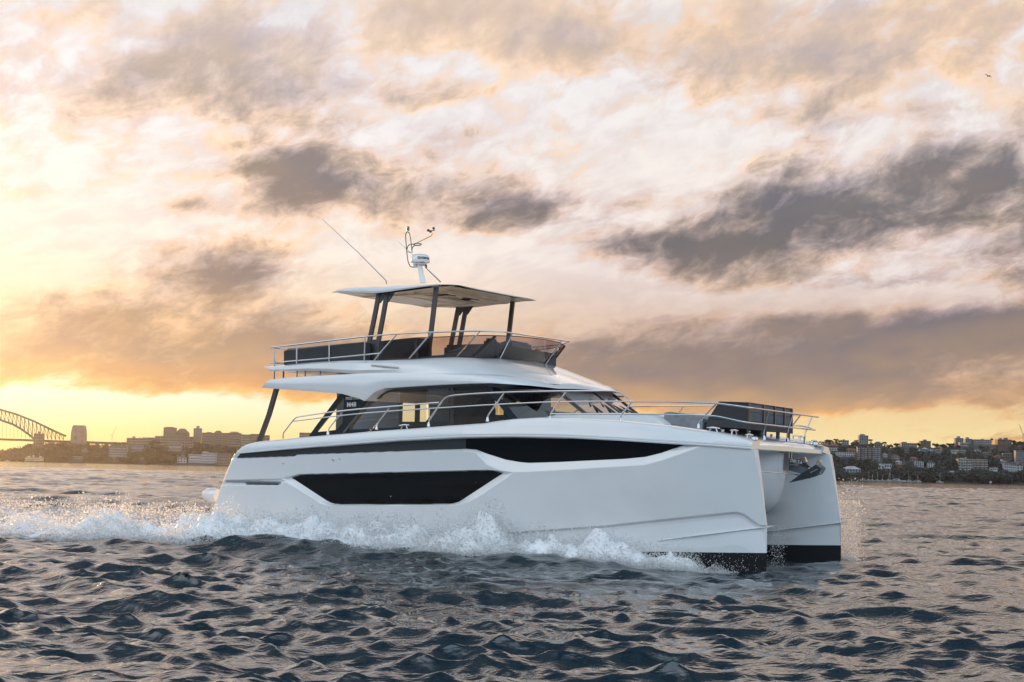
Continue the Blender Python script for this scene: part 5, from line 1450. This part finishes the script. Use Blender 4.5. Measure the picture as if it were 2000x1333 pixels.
slab(bm, [Vector((x1b + .025, -1.235, zb + .16)), Vector((x1b + .025, 1.235, zb + .16)), Vector((x1b + .025, 1.235, zb)), Vector((x1b + .025, -1.235, zb))], (-.03, 0, 0))
finish('lounge_valance', bm, CHAR, yacht)
for (x_, y_, r_) in ((12.03, -1.15, .022), (12.03, -.42, .05), (12.03, .50, .04), (12.03, 1.15, .025), (11.4, -1.1, .02), (11.55, 1.1, .02), (11.7, -1.15, .02)):
    bm = bmesh.new(); tube(bm, [(x_, y_, 2.44), (x_, y_, 2.80)], r_, 8); finish('lounge_leg', bm, BLACKM, yacht)
# foredeck cushions
a, b = Y(1265, 815, -.9), Y(1345, 822, -.9)
bm = bmesh.new()
rr = [[(10.35, y_, 2.60), (10.30, y_, 2.93), (10.42, y_, 2.96), (11.0, y_, 2.86), (11.12, y_, 2.82), (11.12, y_, 2.60)] for y_ in np.linspace(-1.2, 1.2, 5)]
rings_loft(bm, rr, close=True, cap0=True, cap1=True)
bmesh.ops.bevel(bm, geom=[e_ for e_ in bm.edges if e_.is_manifold and e_.calc_face_angle(0) > .5], offset=.03, segments=2, affect='EDGES', clamp_overlap=True)
finish('sun_pad', bm, GREYF, yacht, 50)
bm = bmesh.new(); box(bm, (11.30, 0, 2.80), (.36, 2.2, .16), bev=.05); finish('lounge_cushion', bm, GREYF, yacht, 50)
bm = bmesh.new(); box(bm, (11.30, 0, 2.63), (.40, 2.24, .20), bev=.02); finish('lounge_base', bm, CHAR, yacht)
# deck jackstay from the stem to the anchor roller
bm = bmesh.new(); tube(bm, [Vector((12.60, -2.10, 1.83)), Vector((12.66, .0, 1.78))], .011, 6); finish('bobstay', bm, STEEL, yacht)
bm = bmesh.new()
for y_ in (-.07, .07): box(bm, (12.42, y_, 2.08), (.10, .02, .44))
box(bm, (12.46, 0, 1.98), (.30, .10, .03)); lathe(bm, [(.045, -.06), (.03, 0), (.045, .06)], (12.62, 0, 1.99), 'Y', 14)
finish('bow_roller', bm, STEEL, yacht)
# ------------------------------------------------------------------ anchor, hauled up flat in its roller
anchor = bpy.data.objects.new('anchor', None); COL.objects.link(anchor)
anchor.matrix_world = yacht.matrix_basis.copy() if False else Matrix.Translation(Vector(B_O)) @ Matrix.Rotation(-B_TH, 4, 'Z')
tag(anchor, 'dark galvanised plough anchor with a lettered shank hauled up under the bow crossbeam', 'anchor')
GALV = mat('dark_galvanised', (.16, .18, .20), .42, .5)
bm = bmesh.new()
slab(bm, [Y(1533,897,0), Y(1540,895.5,0), Y(1566,898.5,0), Y(1570,900,0), Y(1583,913,0), Y(1586,921,0), Y(1570,927,0), Y(1533,917,0)], (0, .035, 0)); shank = finish('shank', bm, mat('anchor_shank', (.028, .028, .032), .35, .3), anchor)
bm = bmesh.new(); slab(bm, [Y(1533,904,-.004), Y(1562,909,-.004), Y(1580,917,-.004), Y(1580,922,-.004), Y(1570,926,-.004), Y(1533,916.5,-.004)], (0, -.006, 0)); finish('shank_plate', bm, GALV, shank)
text_mesh('lettering', 'DELTA', .085, WHITEL, shank, Y(1555.5, 902.3, -.010), Y(1570,905,0) - Y(1540,899,0), (0, 0, 1), .003)
bm = bmesh.new(); box(bm, Y(1568.5, 896.5, 0), (.12, .10, .07), bev=.015); lathe(bm, [(.03, -.06), (.03, .06)], Y(1573, 902, 0), 'Y', 10); finish('shackle', bm, STEEL, shank)
bm = bmesh.new()
tip, heel_t, heel_b = Y(1542,942,0), Y(1604,909,0), Y(1603,925,0)
nose = Y(1578, 921, 0)
for sg in (-1, 1):
    w_ = .15 * sg
    pts = [tip, Y(1566,925.5,0) + Vector((0, w_ * .35, 0)), heel_t + Vector((-.05, w_, .02)), heel_t + Vector((.05, w_ * .8, -.05)), heel_b + Vector((0, w_ * .55, 0)), Y(1586,932,0)]
    slab(bm, pts, (0, .018 * sg, -.012))
finish('fluke', bm, GALV, anchor)
bm = bmesh.new(); tube(bm, [Y(1580,915,0), Y(1589,925,0), Y(1580,934,0)], .022, 8); tube(bm, [Y(1583,924,-.15), Y(1600,915,-.12)], .012, 6); tube(bm, [Y(1590,916,.0), Y(1586,912,.0)], .02, 6); finish('fluke_brace', bm, STEEL, anchor)
bm = bmesh.new(); lathe(bm, [(.05, -.02), (.05, .03), (.03, .05)], Y(1599, 904, .0), 'Y', 12); finish('bow_eye', bm, STEEL, yacht)
# ------------------------------------------------------------------ white water thrown up by the hulls
def froth_mat(name, col, trans):
    m = bpy.data.materials.new(name); m.use_nodes = True; t = m.node_tree; t.nodes.clear()
    d = t.nodes.new('ShaderNodeBsdfDiffuse'); d.inputs[0].default_value = tuple(col) + (1,)
    tr = t.nodes.new('ShaderNodeBsdfTranslucent'); tr.inputs[0].default_value = tuple(col) + (1,)
    g = t.nodes.new('ShaderNodeBsdfGlossy'); g.inputs[1].default_value = .25
    m1 = t.nodes.new('ShaderNodeMixShader'); m1.inputs[0].default_value = trans
    m2 = t.nodes.new('ShaderNodeMixShader'); m2.inputs[0].default_value = .06
    o = t.nodes.new('ShaderNodeOutputMaterial')
    t.links.new(d.outputs[0], m1.inputs[1]); t.links.new(tr.outputs[0], m1.inputs[2])
    t.links.new(m1.outputs[0], m2.inputs[1]); t.links.new(g.outputs[0], m2.inputs[2]); t.links.new(m2.outputs[0], o.inputs[0])
    return m
FROTH = froth_mat('white_froth', (.86, .86, .86), .5)
WAKEF = froth_mat('wake_froth', (.80, .80, .80), .62)
SOLID = froth_mat('solid_foam', (.90, .91, .92), .0)
OCT = np.array([(1,0,-.2),(-1,0,-.2),(0,1,-.2),(0,-1,-.2),(0,0,.55)], np.float32)      # open caps, so that light passes through a drop
OCF = np.array([(0,2,4),(2,1,4),(1,3,4),(3,0,4)], np.int32)
def blobs_mesh(name, ctr, size, label, stretch=None, m=None):
    n_ = len(ctr)
    q = rs.randn(n_, 4).astype(np.float32); q /= np.linalg.norm(q, axis=1)[:, None]
    w, x, y, z = q.T
    R_ = np.stack([1-2*(y*y+z*z), 2*(x*y-z*w), 2*(x*z+y*w), 2*(x*y+z*w), 1-2*(x*x+z*z), 2*(y*z-x*w), 2*(x*z-y*w), 2*(y*z+x*w), 1-2*(x*x+y*y)], -1).reshape(n_, 3, 3)
    sc3 = size[:, None] * (0.55 + 0.9 * rs.rand(n_, 3))
    V = np.einsum('nij,kj,nj->nki', R_, OCT, sc3.astype(np.float32))
    if stretch is not None: V = V * np.array(stretch, np.float32)
    co = (V + ctr[:, None, :]).reshape(-1, 3)
    f = (OCF[None] + (np.arange(n_) * 5)[:, None, None]).reshape(-1, 3)
    o = link_mesh(name, np_mesh(name, co, f, True), m or FROTH)
    o.matrix_world = Matrix.Translation(Vector(B_O)) @ Matrix.Rotation(-B_TH, 4, 'Z')
    tag(o, label, 'spray', kind='stuff'); return o
def side_top(bx):
    """height of the thrown sheet beside the hull, metres above the water"""
    return np.interp(bx, [-9, -6, -3, 0, 2, 4, 5.2, 6.2, 7.0, 7.8, 8.6, 9.6, 10.6, 11.4, 12.2], [.10, .26, .48, .66, .66, .60, .78, .56, .58, .85, .62, .52, .46, .40, .10])
def side_sheet(n_, sgn, spread):
    bx = -8.5 + 20.9 * rs.rand(n_) ** .92
    wid = 0.40 + np.clip(12.3 - bx, 0, 30) * spread
    u_ = rs.rand(n_)
    d = wid * u_
    lump = fbm(bx * 1.3 + 7, d * 1.1 + 2, 44, 4, .6)
    lump2 = fbm(bx * 4.0, d * 3.0, 52, 3, .6)
    env = np.clip(np.minimum(1.0, (1.02 - u_) * 3.0), 0, 1) * (.35 + .65 * np.sin(np.clip(u_ * 1.25 + .12, 0, 1) * math.pi))
    top = side_top(bx) * env * (0.35 + 1.45 * lump) * (.7 + .6 * lump2)
    v = rs.rand(n_) ** 1.5
    z = top * 1.12 * v - .05
    keep = lump * .6 + lump2 * .4 > np.interp(bx, [-8.5, -4, 0, 3, 7, 9, 11, 12.3], [.62, .50, .40, .36, .36, .44, .50, .56]) - .12 * (1 - v)
    yb = np.interp(np.clip((bx - 8.4) / 4.4, 0, 1), np.linspace(0, 1, 20), 2.98 - .8 * np.linspace(0, 1, 20) ** 2.1)
    base = wash(bx, -(3.0 + d))
    P = np.stack([bx, sgn * (yb + .02 + d), z + base], -1)
    s = (.010 + .030 * rs.rand(n_) ** 2.2) * (1.15 - .6 * v) * np.interp(bx, [8.5, 12.0], [1.0, .4])
    return P[keep], s[keep]
def mound(name, bxr, dr, fn, label, nx, nd, m=None):
    U_, V_ = np.meshgrid(np.linspace(*bxr, nx), np.linspace(*dr, nd))
    x_, y_, z_ = fn(U_, V_)
    co = np.stack([x_, y_, z_], -1).reshape(-1, 3); idx = np.arange(nx * nd).reshape(nd, nx)
    f = np.stack([idx[:-1, :-1], idx[:-1, 1:], idx[1:, 1:], idx[1:, :-1]], -1).reshape(-1, 4)
    zz_ = z_.reshape(-1); keep = (np.max(zz_[f], 1) - np.min((wash(x_, y_)).reshape(-1)[f], 1)) > -.12
    o = link_mesh(name, np_mesh(name, co, f[keep]), m or SOLID)
    o.matrix_world = Matrix.Translation(Vector(B_O)) @ Matrix.Rotation(-B_TH, 4, 'Z'); tag(o, label, 'spray', kind='stuff')
def billow(a, b, seed):
    t = 0; w = 1.0; s_ = 0
    for i in range(5):
        t = t + w * (1 - np.abs(2 * vnoise(a * 2 ** i + 3.1 * i, b * 2 ** i + 7.7 * i, seed + i) - 1)); s_ += w; w *= .58
    return t / s_
def side_fn(bx, u_):
    wid = 0.40 + np.clip(12.3 - bx, 0, 30) * .185
    d = wid * u_
    yb = np.interp(np.clip((bx - 8.4) / 4.4, 0, 1), np.linspace(0, 1, 20), 2.98 - .8 * np.linspace(0, 1, 20) ** 2.1)
    n_ = billow(bx * 1.5, d * 1.5, 144); lump = fbm(bx * 1.3 + 7, d * 1.1 + 2, 44, 4, .6)
    env = np.clip((1.0 - u_) * 4.0, 0, 1) * (.30 + .60 * np.sin(np.clip(u_ * 1.25 + .12, 0, 1) * math.pi))
    z = side_top(bx) * env * (1.9 * lump + .05) * (.16 + 1.12 * n_) - .13 - .25 * np.clip(bx - 9.5, 0, 3) ** 1.3 * .3
    return bx + (n_ - .5) * .05, -(yb + .01 + d), z + wash(bx, -(3.0 + d))
mound('bow_wave_crest', (-9.0, 12.2), (0, 1), side_fn, 'solid white water rolling along the near side of the hull', 900, 90)
def wake_fn(bx, v_):
    by = v_ * (3.2 + np.clip(-bx, 0, 40) * .05)
    n_ = billow(bx * 1.1, by * 1.1, 166); l1 = fbm(bx * .55 + 3, by * .7 + 8, 5, 4)
    arch = np.exp(-((by + 2.1) / .9) ** 2) + np.exp(-((by - 2.1) / .9) ** 2)
    top = (.10 + .34 * arch) * np.interp(bx, [-40, -20, -9, -4, -1, 0], [.25, .8, 1.0, .9, .6, .3]) * l1 * 1.5
    z = top * (.1 + 1.1 * n_) - .07 - .3 * np.clip(np.abs(v_) - .8, 0, 1)
    return bx, by, z + wash(bx, by)
mound('wake_crest', (-40.0, -.4), (-1, 1), wake_fn, 'white crests of the wake behind the stern', 900, 170, WAKEF)
P1, s1 = side_sheet(130000, -1, .185)
j = rs.randint(0, len(P1), 5000)                              # drops flung clear of the crest
P2 = P1[j] + rs.randn(5000, 3) * (.10, .08, .0) + np.stack([np.zeros(5000), np.zeros(5000), np.abs(rs.randn(5000)) * .14], -1)
s2 = .005 + .008 * rs.rand(5000) ** 2
blobs_mesh('bow_wave_foam', np.concatenate([P1, P2]).astype(np.float32), np.concatenate([s1, s2]).astype(np.float32), 'white foam thrown out along the near side of the hull')
P1, s1 = side_sheet(30000, 1, .11)
blobs_mesh('bow_wave_foam', P1.astype(np.float32), (s1 * 1.2).astype(np.float32), 'foam along the far side of the far hull')
# churned wake astern
n_ = 120000
bx = -.4 - 34 * rs.rand(n_) ** 1.3; by = (rs.rand(n_) * 2 - 1) * (3.0 + np.clip(-bx, 0, 40) * .05)
l1 = fbm(bx * .55 + 3, by * .7 + 8, 5, 4); l2 = fbm(bx * 2.3, by * 2.3, 66, 4, .6)
arch = np.exp(-((by + 2.1) / .9) ** 2) + np.exp(-((by - 2.1) / .9) ** 2)
top = (.14 + .72 * arch) * np.interp(bx, [-34, -20, -9, -4, -1, 0], [.35, .8, 1.0, .9, .55, .3]) * (l1 * 1.5) * (.5 + l2)
v = rs.rand(n_) ** 1.6
keep = (l1 * .5 + l2 * .5 + .16 * arch) > .46 + .12 * v
P = np.stack([bx, by, wash(bx, by) - .05 + top * v], -1)[keep]
s = ((.012 + .036 * rs.rand(n_) ** 2.2) * (1.1 - .5 * v))[keep]
blobs_mesh('wake_foam', P.astype(np.float32), s.astype(np.float32), 'churned foam of the wake behind the stern, lit gold by the low sun', m=WAKEF)
# drops and mist beyond the far bow
n_ = 42000
a = rs.rand(n_); hgt = rs.rand(n_) ** 2.0
P = np.stack([10.4 + 2.5 * rs.rand(n_), 2.5 + .15 + np.abs(rs.randn(n_)) * .34 + .3 * hgt, hgt * 1.25 + .02], -1)
n3 = 900
Q = np.stack([11.0 + 1.9 * rs.rand(n3), 2.7 + rs.rand(n3) * 1.1, 1.0 + .75 * rs.rand(n3) ** 1.5], -1)
n4 = 500
T = np.stack([10.5 + 2.35 * rs.rand(n4), -(2.30 + .25 * rs.rand(n4)) * 1.0 - .25 * np.clip(12.8 - (10.5 + 0), 0, 2) * rs.rand(n4), .05 + .75 * rs.rand(n4) ** 1.6], -1)
U = np.stack([12.75 + .3 * rs.rand(600), -2.1 + .35 * rs.rand(600), .1 + .75 * rs.rand(600) ** .8], -1)
allp = np.concatenate([P, Q, T, U]); sz = np.concatenate([.005 + .008 * rs.rand(n_) ** 2, .007 + .012 * rs.rand(n3) ** 3, .004 + .006 * rs.rand(n4), .004 + .006 * rs.rand(600)])
blobs_mesh('spray_droplets', allp.astype(np.float32), sz.astype(np.float32), 'fine droplets flying up round the bows')
# ------------------------------------------------------------------ haze over the harbour
bm = bmesh.new(); box(bm, (0, 2350, 99), (7600, 5700, 206))
me = bpy.data.meshes.new('haze'); bm.to_mesh(me); bm.free()
hm = bpy.data.materials.new('haze_air'); hm.use_nodes = True; t = hm.node_tree; t.nodes.clear()
pv = t.nodes.new('ShaderNodeVolumePrincipled'); pv.inputs['Color'].default_value = (.96, .93, .88, 1); pv.inputs['Density'].default_value = 0.000017; pv.inputs['Anisotropy'].default_value = 0.85
ou = t.nodes.new('ShaderNodeOutputMaterial'); t.links.new(pv.outputs[0], ou.inputs['Volume'])
hz = link_mesh('haze', me, hm); tag(hz, kind='stuff')
